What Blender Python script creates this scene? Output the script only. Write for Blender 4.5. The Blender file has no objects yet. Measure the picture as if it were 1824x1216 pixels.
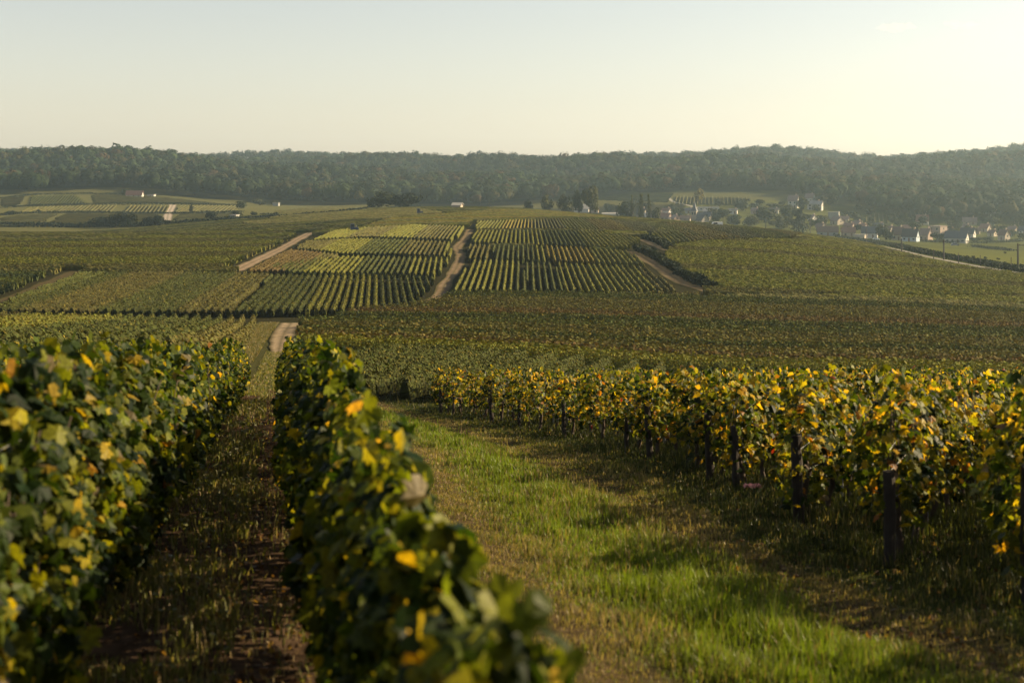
import bpy, math
import numpy as np
from mathutils import Vector

# ---------------------------------------------------------------- camera, sky, sun, exposure
scene = bpy.context.scene
COL = scene.collection
F = 2533.0            # focal length in pixels of the 1824 px wide photograph (50 mm lens)
CX, HY = 912.0, 330.0
cd = bpy.data.cameras.new('camera')
cam = bpy.data.objects.new('camera', cd)
COL.objects.link(cam)
cam.location = (0, 0, 0)
cam.rotation_euler = (math.radians(90), 0, 0)
cd.lens = 50.0
cd.sensor_width = 36.0
cd.shift_y = -(608.0 - HY) / 1824.0
cd.clip_start = 0.05
cd.clip_end = 30000
cd.dof.use_dof = True
cd.dof.focus_distance = 55.0
cd.dof.aperture_fstop = 2.8
scene.camera = cam

SUN_AZ, SUN_EL = math.radians(75), math.radians(25)
sunv = Vector((math.sin(SUN_AZ) * math.cos(SUN_EL), math.cos(SUN_AZ) * math.cos(SUN_EL), math.sin(SUN_EL)))
world = bpy.data.worlds.new('World')
scene.world = world
world.use_nodes = True
wn = world.node_tree
bg = wn.nodes['Background']
sky = wn.nodes.new('ShaderNodeTexSky')
sky.sky_type = 'NISHITA'
sky.sun_disc = False
sky.sun_elevation = SUN_EL
sky.sun_rotation = SUN_AZ
sky.air_density = 1.2
sky.dust_density = 0.8
sky.ozone_density = 0.1
hs = wn.nodes.new('ShaderNodeHueSaturation')
hs.inputs['Saturation'].default_value = 0.60
wn.links.new(sky.outputs[0], hs.inputs['Color'])
wt = wn.nodes.new('ShaderNodeVectorMath'); wt.operation = 'MULTIPLY'; wt.inputs[1].default_value = (1.045, .985, .965)   # warm evening air
wn.links.new(hs.outputs[0], wt.inputs[0])
wn.links.new(wt.outputs[0], bg.inputs[0])
bg.inputs[1].default_value = 0.051
sl = bpy.data.lights.new('sun', 'SUN')
sl.energy = 5.0
sl.color = (1.0, 0.78, 0.48)
sl.angle = math.radians(0.5)
so = bpy.data.objects.new('sun', sl)
COL.objects.link(so)
so.rotation_euler = sunv.to_track_quat('Z', 'Y').to_euler()

scene.view_settings.view_transform = 'Standard'
scene.view_settings.look = 'None'
scene.view_settings.exposure = 1.56
scene.view_settings.gamma = 1.0
scene.cycles.use_denoising = True
scene.cycles.max_bounces = 7
scene.cycles.diffuse_bounces = 3
scene.cycles.transmission_bounces = 5
scene.cycles.transparent_max_bounces = 4
scene.cycles.volume_bounces = 1
scene.cycles.sample_clamp_indirect = 4.0

rng = np.random.default_rng(11)

# ---------------------------------------------------------------- mesh helpers
ALB = 0.50           # overall reflectance of land and leaves
def np_mesh(name, V, faces, col=None, smooth=False):
    me = bpy.data.meshes.new(name)
    V = np.ascontiguousarray(V, dtype=np.float32)
    faces = [np.asarray(f, dtype=np.int32) for f in faces if len(f)]
    me.vertices.add(len(V))
    me.vertices.foreach_set('co', V.ravel())
    loops = np.concatenate([f.ravel() for f in faces])
    tot = np.concatenate([np.full(len(f), f.shape[1], dtype=np.int32) for f in faces])
    start = np.concatenate([[0], np.cumsum(tot)[:-1]]).astype(np.int32)
    me.loops.add(len(loops))
    me.loops.foreach_set('vertex_index', loops)
    me.polygons.add(len(tot))
    me.polygons.foreach_set('loop_start', start)
    me.polygons.foreach_set('loop_total', tot)
    me.polygons.foreach_set('use_smooth', np.full(len(tot), smooth, dtype=bool))
    if col is not None:
        at = me.attributes.new('tint', 'FLOAT_COLOR', 'POINT')
        c = np.ones((len(V), 4), dtype=np.float32)
        c[:, :3] = np.asarray(col) * ALB
        at.data.foreach_set('color', c.ravel())
    me.update(calc_edges=True)
    return me


class MB:
    """collects pieces of one mesh"""
    def __init__(self):
        self.V, self.Fs, self.C, self.n = [], {}, [], 0

    def add(self, V, faces, col=(1, 1, 1)):
        V = np.asarray(V, dtype=np.float32).reshape(-1, 3)
        if len(V) == 0:
            return
        self.V.append(V)
        c = np.empty((len(V), 3), dtype=np.float32)
        c[:] = col
        self.C.append(c)
        for f in faces:
            f = np.asarray(f, dtype=np.int32)
            if len(f):
                self.Fs.setdefault(f.shape[1], []).append(f + self.n)
        self.n += len(V)

    def box(self, lo, hi, col=(1, 1, 1), rot=0.0, at=(0, 0, 0), taper=1.0):
        x0, y0, z0 = lo
        x1, y1, z1 = hi
        mx, my = (x0 + x1) / 2, (y0 + y1) / 2
        t = taper
        V = np.array([[x0, y0, z0], [x1, y0, z0], [x1, y1, z0], [x0, y1, z0],
                      [mx + (x0 - mx) * t, my + (y0 - my) * t, z1], [mx + (x1 - mx) * t, my + (y0 - my) * t, z1],
                      [mx + (x1 - mx) * t, my + (y1 - my) * t, z1], [mx + (x0 - mx) * t, my + (y1 - my) * t, z1]], float)
        c, s = math.cos(rot), math.sin(rot)
        V = np.stack([V[:, 0] * c - V[:, 1] * s + at[0], V[:, 0] * s + V[:, 1] * c + at[1], V[:, 2] + at[2]], 1)
        self.add(V, [[[0, 3, 2, 1], [4, 5, 6, 7], [0, 1, 5, 4], [1, 2, 6, 5], [2, 3, 7, 6], [3, 0, 4, 7]]], col)

    def tube(self, pts, rad, n=6, col=(1, 1, 1), cap=True):
        pts = np.asarray(pts, float)
        rad = np.broadcast_to(np.asarray(rad, float), (len(pts),))
        d = np.gradient(pts, axis=0)
        d /= np.linalg.norm(d, axis=1)[:, None] + 1e-9
        ref = np.array([0, 0, 1.0]) if abs(d[0, 2]) < 0.8 else np.array([1.0, 0, 0])
        a = np.cross(d, ref)
        a /= np.linalg.norm(a, axis=1)[:, None] + 1e-9
        b = np.cross(d, a)
        th = np.arange(n) * 2 * math.pi / n
        V = pts[:, None] + rad[:, None, None] * (a[:, None] * np.cos(th)[None, :, None] + b[:, None] * np.sin(th)[None, :, None])
        m = len(pts)
        i = np.arange(m - 1)[:, None] * n
        j = np.arange(n)[None]
        k = (np.arange(n)[None] + 1) % n
        q = np.stack([i + j, i + k, i + n + k, i + n + j], -1).reshape(-1, 4)
        fs = [q]
        if cap:
            fs.append(np.array([np.arange(n)[::-1], np.arange(n) + (m - 1) * n]))
        self.add(V.reshape(-1, 3), fs, col)

    def mesh(self, name, smooth=False):
        return np_mesh(name, np.concatenate(self.V), [np.concatenate(f) for f in self.Fs.values()], np.concatenate(self.C), smooth)


def link(name, me, mat=None, parent=None, loc=None, rotz=0.0, scale=None):
    o = bpy.data.objects.new(name, me)
    COL.objects.link(o)
    if mat is not None and me is not None and len(me.materials) == 0:
        me.materials.append(mat)
    if parent is not None:
        o.parent = parent
    if loc is not None:
        o.location = loc
    o.rotation_euler = (0, 0, rotz)
    if scale is not None:
        o.scale = scale
    return o


def tag(o, label=None, cat=None, group=None, kind=None):
    if label: o['label'] = label
    if cat: o['category'] = cat
    if group: o['group'] = group
    if kind: o['kind'] = kind
    return o


def thing(name, label, cat, loc=(0, 0, 0), rotz=0.0, group=None):
    return tag(link(name, None, loc=loc, rotz=rotz), label, cat, group)

# ---------------------------------------------------------------- materials
def new_mat(name):
    m = bpy.data.materials.new(name)
    m.use_nodes = True
    n = m.node_tree.nodes
    return m, n, m.node_tree.links, n['Principled BSDF'], n['Material Output']


def mat_leaf(name, transl=0.42, rough=0.45, spec=0.35, tcol=(1.5, 1.35, 0.5), nscale=60.0, namt=0.35):
    m, n, l, p, out = new_mat(name)
    a = n.new('ShaderNodeAttribute'); a.attribute_name = 'tint'
    tc = n.new('ShaderNodeTexCoord')
    nz = n.new('ShaderNodeTexNoise'); nz.inputs['Scale'].default_value = nscale; nz.inputs['Detail'].default_value = 2
    l.new(tc.outputs['Object'], nz.inputs['Vector'])
    mr = n.new('ShaderNodeMapRange'); mr.inputs[1].default_value = 0.25; mr.inputs[2].default_value = 0.75
    mr.inputs[3].default_value = 1 - namt; mr.inputs[4].default_value = 1 + namt
    l.new(nz.outputs[0], mr.inputs[0])
    mul = n.new('ShaderNodeVectorMath'); mul.operation = 'SCALE'
    l.new(a.outputs['Color'], mul.inputs[0]); l.new(mr.outputs[0], mul.inputs['Scale'])
    l.new(mul.outputs[0], p.inputs['Base Color'])
    p.inputs['Roughness'].default_value = rough
    p.inputs['Specular IOR Level'].default_value = spec
    if transl > 0:
        t = n.new('ShaderNodeBsdfTranslucent')
        mc = n.new('ShaderNodeVectorMath'); mc.operation = 'MULTIPLY'; mc.inputs[1].default_value = tcol
        l.new(mul.outputs[0], mc.inputs[0]); l.new(mc.outputs[0], t.inputs['Color'])
        mx = n.new('ShaderNodeMixShader'); mx.inputs[0].default_value = transl
        l.new(p.outputs[0], mx.inputs[1]); l.new(t.outputs[0], mx.inputs[2])
        l.new(mx.outputs[0], out.inputs['Surface'])
    return m


def mat_tint(name, rough=0.85, nscale=8.0, namt=0.3, bump=0.0, spec=0.2, detail=5):
    """surface whose own colour sits in the tint attribute, broken up by noise"""
    m, n, l, p, out = new_mat(name)
    a = n.new('ShaderNodeAttribute'); a.attribute_name = 'tint'
    tc = n.new('ShaderNodeTexCoord')
    nz = n.new('ShaderNodeTexNoise'); nz.inputs['Scale'].default_value = nscale; nz.inputs['Detail'].default_value = detail
    l.new(tc.outputs['Object'], nz.inputs['Vector'])
    mr = n.new('ShaderNodeMapRange'); mr.inputs[1].default_value = 0.3; mr.inputs[2].default_value = 0.7
    mr.inputs[3].default_value = 1 - namt; mr.inputs[4].default_value = 1 + namt
    l.new(nz.outputs[0], mr.inputs[0])
    mul = n.new('ShaderNodeVectorMath'); mul.operation = 'SCALE'
    l.new(a.outputs['Color'], mul.inputs[0]); l.new(mr.outputs[0], mul.inputs['Scale'])
    l.new(mul.outputs[0], p.inputs['Base Color'])
    p.inputs['Roughness'].default_value = rough
    p.inputs['Specular IOR Level'].default_value = spec
    if bump:
        b = n.new('ShaderNodeBump'); b.inputs['Strength'].default_value = bump; b.inputs['Distance'].default_value = 0.05
        l.new(nz.outputs[0], b.inputs['Height']); l.new(b.outputs[0], p.inputs['Normal'])
    return m


def mat_plain(name, col, rough=0.8, nscale=1.5, namt=0.15, metal=0.0, spec=0.3):
    m, n, l, p, out = new_mat(name)
    tc = n.new('ShaderNodeTexCoord')
    nz = n.new('ShaderNodeTexNoise'); nz.inputs['Scale'].default_value = nscale; nz.inputs['Detail'].default_value = 6
    l.new(tc.outputs['Object'], nz.inputs['Vector'])
    mx = n.new('ShaderNodeMix'); mx.data_type = 'RGBA'
    mx.inputs[6].default_value = tuple(c * (1 - namt) for c in col) + (1,)
    mx.inputs[7].default_value = tuple(min(1, c * (1 + namt)) for c in col) + (1,)
    l.new(nz.outputs[0], mx.inputs[0]); l.new(mx.outputs[2], p.inputs['Base Color'])
    p.inputs['Roughness'].default_value = rough
    p.inputs['Metallic'].default_value = metal
    p.inputs['Specular IOR Level'].default_value = spec
    return m


M_LEAF = mat_leaf('vine_leaf', 0.48, rough=0.5, spec=0.11, tcol=(2.0, 1.7, .4))
M_FIELD = mat_leaf('field_vine_leaf', 0.12, rough=0.75, spec=0.05, nscale=1.5, namt=0.25)
M_GRASS = mat_leaf('grass_blade', 0.40, rough=0.5, spec=0.25, tcol=(1.25, 1.3, 0.5), nscale=3.0, namt=0.25)
M_TREE = mat_leaf('tree_leaf', 0.18, rough=0.8, spec=0.1, tcol=(1.3, 1.2, 0.6), nscale=0.3, namt=0.2)
M_GROUND = mat_tint('ground', rough=1.0, spec=0.0, nscale=6.0, namt=0.45, bump=0.6, detail=9)
M_DIRT = mat_tint('path_dirt', rough=1.0, spec=0.0, nscale=1.2, namt=0.3, bump=0.3, detail=8)
M_WOOD = mat_plain('weathered_wood', (0.028, 0.022, 0.018), 0.9, 14, 0.5)
M_BARK = mat_plain('bark', (0.05, 0.036, 0.026), 0.95, 25, 0.5)
M_STEEL = mat_plain('galvanised_steel', (0.25, 0.25, 0.25), 0.5, 4, 0.2, metal=0.8)
M_POLE = mat_plain('pole_wood', (0.06, 0.05, 0.045), 0.9, 3, 0.3)

# ---------------------------------------------------------------- terrain
AK = np.array([-.7, -.36, -.27, -.18, -.09, 0, .09, .18, .27, .36, .7])
DK = np.array([45, 60, 85, 120, 160, 200, 240, 300, 380, 480, 600, 750, 950, 1200, 1500, 1900, 2400, 3200.])
TZ = {
 -.36: [-6.4, -7.6, -9.8, -12.6, -15.5, -16.2, -16.4, -16.1, -16.3, -17, -22, -23.5, -18.5, -5.5, 12, 42, 50, 55],
 -.27: [-6.4, -7.7, -10., -12.9, -15.7, -16.3, -16.5, -16.1, -16.4, -17, -21, -22, -18, -5.5, 10, 38, 48, 52],
 -.18: [-6.5, -7.9, -10.3, -13.2, -15.9, -16.4, -16.5, -15.9, -16.3, -16.4, -17, -17, -17, -14, 0, 34, 46, 50],
 -.09: [-6.8, -8.3, -10.7, -13.5, -16, -16.9, -16.3, -14.9, -13.9, -13.3, -12.7, -13., -18, -15, -2, 30, 44, 48],
 0.0:  [-7.1, -8.8, -11.1, -13.8, -16.1, -17, -16.4, -14.7, -13.4, -12.8, -12.3, -13.5, -26, -17, -2, 30, 42, 46],
 .09:  [-7.3, -9.1, -11.7, -14.4, -16.5, -17.4, -16.8, -15.2, -14., -13.8, -14.8, -20, -27, -13, 3, 34, 43, 46],
 .18:  [-7.4, -9.3, -12.1, -14.9, -17., -18, -17.5, -16.2, -15.5, -16, -20, -29, -28, -9, 8, 38, 47, 50],
 .27:  [-7.4, -9.4, -12.2, -15., -17.3, -18.5, -18.8, -18.6, -19.5, -22, -26, -30.5, -31, -13, 5, 36, 47, 50],
 .36:  [-7.4, -9.5, -12.4, -15.3, -17.7, -19.2, -19.9, -20, -22, -25, -28.5, -32, -32, -14, 5, 38, 51, 54],
}
TZ[-.7] = TZ[-.36]
TZ[.7] = TZ[.36]
TAB = np.array([TZ[round(float(a), 2)] if round(float(a), 2) != 0 else TZ[0.0] for a in AK], float)


def hermite(xk, Y, x):
    m = np.gradient(Y, xk, axis=-1)
    i = np.clip(np.searchsorted(xk, x) - 1, 0, len(xk) - 2)
    h = xk[i + 1] - xk[i]
    t = (x - xk[i]) / h
    h00, h10, h01, h11 = 2*t**3-3*t**2+1, t**3-2*t**2+t, -2*t**3+3*t**2, t**3-t**2
    return Y[..., i]*h00 + h*m[..., i]*h10 + Y[..., i+1]*h01 + h*m[..., i+1]*h11

LG = np.linspace(math.log(45), math.log(3200), 640)
AG = np.linspace(-.7, .7, 281)
_t = hermite(np.log(DK), TAB, LG)
FINE = hermite(AK, _t.T.copy(), AG).T          # (a, logd)


def table_z(X, Y):
    a = np.clip(X / np.maximum(Y, 1.0), -.699, .699)
    L = np.clip(np.log(np.maximum(Y, 45.0)), LG[0], LG[-1] - 1e-6)
    u = (a - AG[0]) / (AG[1] - AG[0]); v = (L - LG[0]) / (LG[1] - LG[0])
    i = np.clip(u.astype(int), 0, len(AG) - 2); j = np.clip(v.astype(int), 0, len(LG) - 2)
    u = u - i; v = v - j
    return (FINE[i, j]*(1-u)*(1-v) + FINE[i+1, j]*u*(1-v) + FINE[i, j+1]*(1-u)*v + FINE[i+1, j+1]*u*v)


def sstep(x, a, b):
    t = np.clip((x - a) / (b - a), 0, 1)
    return t * t * (3 - 2 * t)


def zfun(X, Y):
    X = np.asarray(X, float); Y = np.asarray(Y, float)
    X, Y = np.broadcast_arrays(X, Y)
    t = X + 0.167 * Y
    k = sstep(t, 0.7, 3.2)
    yy = np.where(Y < 0, 12 * np.tanh(Y / 12), Y)
    near = -(1.65 + (0.110 + 0.017 * k) * yy)
    near = near + 0.03 * (np.sin(X * 2.3 + Y * .4) * np.sin(Y * 1.1 + 1.3) + .6 * np.sin(X * 4.1 + 2) * np.sin(Y * 2.7 + X))
    far = table_z(X, Y)
    bump = sstep(Y, 1150, 1500)
    far_drop = 17 * sstep(Y, 1400, 1900)
    a = X / np.maximum(Y, 1)
    far_drop = far_drop - 11 * sstep(Y, 1400, 1900) * sstep(X / np.maximum(Y, 1), .23, .36) + 5 * sstep(Y, 1400, 1900) * sstep(np.abs(X / np.maximum(Y, 1)), .08, .3)
    far = far - far_drop + bump * (10 * np.sin(Y / 66 + 9 * a + 1.3 * np.sin(X / 150)) + 5 * np.sin(X / 83 + Y / 140 + 1.7) + 3 * np.sin(Y / 31 - X / 55))
    b = sstep(Y, 42, 78)
    return near * (1 - b) + far * b


DR = np.exp(np.linspace(math.log(3), math.log(3100), 9000))
def ray(px, py, h=0.0, dmin=3.0):
    """the place on the land seen in that direction from the path where the photographer stood"""
    a = (px - CX) / F
    s = -(py - HY) / F
    g = zfun(a * DR, DR) + h - s * DR
    ok = np.where((g >= 0) & (DR > dmin))[0]
    i = ok[0] if len(ok) else len(DR) - 1
    d = DR[i]
    return a * d, d


def zf(x, y):
    return float(zfun(np.array([x]), np.array([y]))[0])

# paths as world polylines ------------------------------------------------------
def P_(pts, h=0.0, dmin=3.0):
    return np.array([ray(x, y, h, dmin) for x, y in pts])

def resample(pl, step):
    seg = np.linalg.norm(np.diff(pl, axis=0), axis=1)
    s = np.concatenate([[0], np.cumsum(seg)])
    n = max(4, int(s[-1] / step))
    u = np.linspace(0, s[-1], n)
    q = np.stack([np.interp(u, s, pl[:, 0]), np.interp(u, s, pl[:, 1])], 1)
    k = max(1, n // 25)
    k = min(k, 3)
    for _ in range(2):                      # soften the corners
        q2 = q.copy()
        q2[k:-k] = (q[:-2*k] + q[k:-k] * 2 + q[2*k:]) / 4
        q = q2
    return q

XC_D = np.array([4, 7, 9.3, 12.7, 18.3, 28, 40, 50, 60])
XC_X = np.array([2.1, 1.7, 1.3, .84, .3, -.85, -3.0, -5.2, -7.4])
XP_D = np.array([4, 8, 10, 12, 15, 20, 25, 30, 40, 48, 56])
XP_X = np.array([4.8, 3.95, 3.5, 3.2, 3.05, 3.05, 2.6, 1.9, -.1, -2.3, -4.6])
def xc(y): return np.interp(y, XC_D, XC_X)
def xp(y): return np.interp(y, XP_D, XP_X)

trk = np.array([(-8.0, 46), (-8.9, 52), (-10.3, 62), (-13.2, 80), (-16.4, 100), (-20.3, 125), (-24.0, 150), (-25.8, 166)])
PATHS = {
 'near': (resample(trk, 1.5), 2.0),
 'mid': (resample(P_([(838, 409), (829, 425), (813, 442), (822, 455), (818, 468), (806, 490), (791, 506), (790, 518), (768, 538), (748, 545)]), 2), 3.0),
 'left': (resample(P_([(419, 483), (467, 460), (507, 440), (530, 427), (552, 415)]), 2), 4.4),
 'right': (resample(P_([(1266, 520), (1216, 505), (1175, 477), (1150, 462), (1126, 448)]), 2), 3.6),
 'upper': (resample(P_([(1187, 446), (1163, 435), (1142, 427)]), 2), 3.4),
 'low': (resample(P_([(-30, 556), (0, 540), (40, 524), (77, 507), (135, 484)]), 2), 3.6),
}
road_right = resample(P_([(1498, 421), (1560, 437), (1640, 455), (1720, 471), (1830, 489), (1900, 500)], 0, 250), 4)
PATHS['road'] = (road_right, 9.0)
hill_road = resample(P_([(296, 397), (300, 380), (308, 365)], 0, 600), 6)
vil_road = resample(P_([(1245, 371), (1222, 365), (1200, 360), (1190, 353), (1192, 346)], 0, 800), 6)


def path_clear(X, Y, extra=0.35, only=None):
    ok = np.ones(X.shape, bool)
    for k, (pl, w) in PATHS.items():
        d2 = np.full(X.shape, 1e9)
        lo = pl.min(0) - 8; hi = pl.max(0) + 8
        m = (X > lo[0]) & (X < hi[0]) & (Y > lo[1]) & (Y < hi[1])
        if not m.any(): continue
        xs, ys = X[m], Y[m]
        d = np.full(xs.shape, 1e9)
        for a0, b0 in zip(pl[:-1], pl[1:]):
            v = b0 - a0; L = v @ v + 1e-9
            t = np.clip(((xs - a0[0]) * v[0] + (ys - a0[1]) * v[1]) / L, 0, 1)
            d = np.minimum(d, np.hypot(xs - a0[0] - t * v[0], ys - a0[1] - t * v[1]))
        mm = np.zeros(X.shape, bool); mm[m] = d < w / 2 + extra
        ok &= ~mm
    return ok


def inside(poly, X, Y):
    r = np.zeros(X.shape, bool)
    n = len(poly)
    for i in range(n):
        x0, y0 = poly[i]; x1, y1 = poly[(i + 1) % n]
        c = ((y0 > Y) != (y1 > Y)) & (X < (x1 - x0) * (Y - y0) / (y1 - y0 + 1e-12) + x0)
        r ^= c
    return r

# ground sheet -------------------------------------------------------------------
def ground():
    R = np.concatenate([[0.0], np.exp(np.arange(math.log(.5), math.log(3000), .019)), [3000]])
    az = np.concatenate([np.radians(np.arange(-180, -32, 4.)), np.radians(np.arange(-32, 32, .2)), np.radians(np.arange(32, 180, 4.))])
    rr, aa = np.meshgrid(R, az, indexing='ij')
    X, Y = rr * np.sin(aa), rr * np.cos(aa)
    Z = zfun(X, Y)
    nr, na = X.shape
    i = np.arange(nr - 1)[:, None] * na; j = np.arange(na)[None]; k = (j + 1) % na
    q = np.stack([i + j, i + na + j, i + na + k, i + k], -1).reshape(-1, 4)[:, ::-1]
    C = np.empty((nr, na, 3))
    soil = np.array([.070, .046, .029]); dry = np.array([.10, .072, .036]); gr = np.array([.055, .07, .02])
    mead = np.array([.15, .16, .045]); hill = np.array([.155, .15, .055]); wood = np.array([.03, .035, .015]); fld = np.array([.042, .040, .020])
    C[:] = fld
    n1 = np.sin(X * 1.7 + np.sin(Y * 1.3) * 2) * np.sin(Y * .9 + np.sin(X * 2.1)) * .5 + .5
    near = (Y < 60)[..., None]
    rut = np.maximum(np.exp(-((X - xc(Y) + 1.15) / .38) ** 2), np.exp(-((X - xc(Y) - 1.1) / .35) ** 2))[..., None]
    g = gr * (1 - .45 * n1[..., None]) + soil * .45 * n1[..., None]
    cn = g * (1 - rut) + dry * rut
    t = (X + .167 * Y)
    al = (t < .9)[..., None]
    cn = np.where(al, soil * (1.0 + .5 * n1[..., None]), cn)
    lane = (np.abs(X + 1.2 - np.interp(Y, trk[:, 1], trk[:, 0])) < 3.2)[..., None] & (Y < 168)[..., None]
    cn = np.where((X > xp(Y) - .4)[..., None], cn * .5, cn)  # shade under the vine rows put into the ground colour
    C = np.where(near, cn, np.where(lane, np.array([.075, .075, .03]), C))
    a = X / np.maximum(Y, 1)
    C[(Y > 330) & (a > .21)] = mead
    C[(Y > 520) & (a > .12)] = mead * .9
    C[(Y > 520) & (a < -.05)] = hill
    C[Y > 1150] = hill * .8
    vil = (Y > 640) & (Y < 1150) & (a > .06)
    C[vil] = C[vil] * (.55 + .5 * (np.sin(X / 9 + np.sin(Y / 13) * 2) * np.sin(Y / 17 + np.sin(X / 14)) * .5 + .5))[vil][:, None]
    C[Y > 1260] = wood
    me = np_mesh('ground', np.stack([X, Y, Z], -1).reshape(-1, 3), [q], C.reshape(-1, 3), True)
    tag(link('ground', me, M_GROUND), 'sloping vineyard land falling into the valley and rising to the wooded ridge', None, kind='structure')


def ribbon(name, pl, w, col, label, wob=.25, edge=None, taper=False):
    tg = np.gradient(pl, axis=0); tg /= np.linalg.norm(tg, axis=1)[:, None]
    nn = np.stack([tg[:, 1], -tg[:, 0]], 1)
    K = 9
    u = np.linspace(-.5, .5, K)
    ww = w * (1 + wob * np.interp(np.arange(len(pl)), np.arange(0, len(pl) + 6, 3), rng.uniform(-1, 1, len(np.arange(0, len(pl) + 6, 3)))))
    if taper: ww = ww * np.interp(np.arange(len(pl)), [0, 14, 40], [.3, .6, 1.])
    X = pl[:, None, 0] + nn[:, None, 0] * u[None] * ww[:, None]
    Y = pl[:, None, 1] + nn[:, None, 1] * u[None] * ww[:, None]
    Z = zfun(X, Y) + .06
    m = len(pl)
    i = np.arange(m - 1)[:, None] * K; j = np.arange(K - 1)[None]
    q = np.stack([i + j, i + j + 1, i + K + j + 1, i + K + j], -1).reshape(-1, 4)
    C = np.empty((m, K, 3)); C[:] = col
    e = np.array(edge if edge is not None else (.10, .095, .04))
    prof = np.array([1, .45, 0, .1, .55, .1, 0, .45, 1.])           # grass verge, wheel tracks, grassy middle
    C = C * (1 - prof[None, :, None]) + e * prof[None, :, None]
    C *= rng.uniform(.85, 1.12, (m, K, 1))
    tag(link(name, np_mesh(name, np.stack([X, Y, Z], -1).reshape(-1, 3), [q], C.reshape(-1, 3), True), M_DIRT), label, None, kind='structure')

ground()
SAND = (.36, .27, .17)
ribbon('path', PATHS['near'][0][26:], 2.6, (.40, .31, .20), 'pale dirt track running on from the alley between the vine fields', .08, (.05, .05, .02), True)
ribbon('path', PATHS['mid'][0], 2.2, (.27, .20, .125), 'sandy track climbing between the blocks in the middle of the slope')
ribbon('path', PATHS['left'][0], 3.8, (.42, .31, .21), 'broad pale sandy track running up the slope beside the crosswise rows')
ribbon('path', PATHS['right'][0], 3.0, (.24, .18, .11), 'brown dirt track edged by a dark row at the far side of the slope')
ribbon('path', PATHS['upper'][0], 2.8, (.30, .23, .15), 'short upper stretch of brown dirt track near the crest')
ribbon('path', PATHS['low'][0], 2.4, (.12, .092, .05), 'grassy brown track curving in at the edge of the valley')
ribbon('road', road_right, 3.2, (.45, .42, .38), 'pale narrow road running down the meadow beside the poles', .1)
ribbon('road', hill_road, 6.0, (.60, .50, .40), 'pale road climbing the small vineyard hill', .1)
ribbon('road', vil_road, 3.6, (.55, .50, .42), 'pale lane curving up the fields above the church', .1)

# ---------------------------------------------------------------- vine foliage
PAL = 1.32 * np.array([(.013, .028, .006), (.030, .052, .008), (.080, .105, .012), (.17, .18, .016), (.36, .28, .018), (.50, .33, .03), (.26, .12, .02), (.20, .025, .02), (.20, .16, .09)])
W_GREEN = [.30, .34, .20, .10, .03, .01, .01, 0, .01]
W_LEFT = [.22, .29, .25, .16, .045, .006, .003, 0, .02]
W_YEL = [.14, .19, .19, .23, .15, .06, .018, .002, .02]
W_CENTER = [.21, .28, .26, .19, .055, .006, 0, 0, .004]


def pal(n, w, r, var=.25):
    w = np.asarray(w, float); w = w / w.sum()
    c = PAL[r.choice(len(PAL), n, p=w)]
    return c * r.uniform(1 - var, 1 + var, (n, 1)) * r.uniform(.92, 1.08, (n, 3))

_half = [(.17, -.47), (.44, -.36), (.50, -.06), (.34, .03), (.44, .30), (.18, .26)]
_ol = [(0, -.26)] + _half + [(0, .56)] + [(-x, y) for x, y in _half[::-1]]
LEAF3 = np.array([(0, 0, .05)] + [(x, y, -.10 * (x * x + y * y) * 3 + (.03 if i % 2 else -.02)) for i, (x, y) in enumerate(_ol)])
LEAF3_F = [np.array([[0, i, i % 14 + 1] for i in range(1, 15)])]
LEAF1 = np.array([(0, -.42, 0), (.44, -.24, -.10), (.40, .22, -.12), (0, .52, -.03), (-.40, .22, -.12), (-.44, -.24, -.10)])
LEAF1_F = [np.array([[0, 1, 2, 3], [0, 3, 4, 5]])]
LEAF0 = np.array([(-.45, -.4, 0), (.45, -.45, 0), (.35, .45, 0), (-.4, .5, 0)])
LEAF0_F = [np.array([[0, 1, 2, 3]])]


def add_leaves(mb, P, N, S, C, lod, r, hang=.7):
    n = len(P)
    if n == 0: return
    T, TF = ((LEAF0, LEAF0_F), (LEAF1, LEAF1_F), (None, None), (LEAF3, LEAF3_F))[lod]
    N = N / (np.linalg.norm(N, axis=1)[:, None] + 1e-9)
    D = np.zeros((n, 3)); D[:, 2] = -hang
    D += r.normal(0, .6, (n, 3))
    D -= N * np.sum(D * N, 1)[:, None]
    D /= np.linalg.norm(D, axis=1)[:, None] + 1e-9
    B = np.cross(N, D)
    k = len(T)
    curl = r.uniform(.4, 1.9, n)[:, None, None]
    fold = r.uniform(-.15, .75, n)[:, None] * (1.0 if lod else 0.0)
    V = P[:, None] + S[:, None, None] * (B[:, None] * T[None, :, :1] + D[:, None] * T[None, :, 1:2] + N[:, None] * (T[None, :, 2:3] * curl - (np.abs(T[None, :, 0]) * fold)[:, :, None]))
    base = (np.arange(n) * k)[:, None, None]
    mb.add(V.reshape(-1, 3), [(f[None] + base).reshape(-1, f.shape[1]) for f in TF], np.repeat(C, k, axis=0))


def noise1(s, step, r, lo=0., hi=1.):
    g = np.arange(s.min() - step, s.max() + 2 * step, step)
    v = r.uniform(lo, hi, len(g))
    u = (s - g[0]) / step
    i = u.astype(int); f = u - i; f = f * f * (3 - 2 * f)
    return v[i] * (1 - f) + v[np.minimum(i + 1, len(v) - 1)] * f


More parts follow.
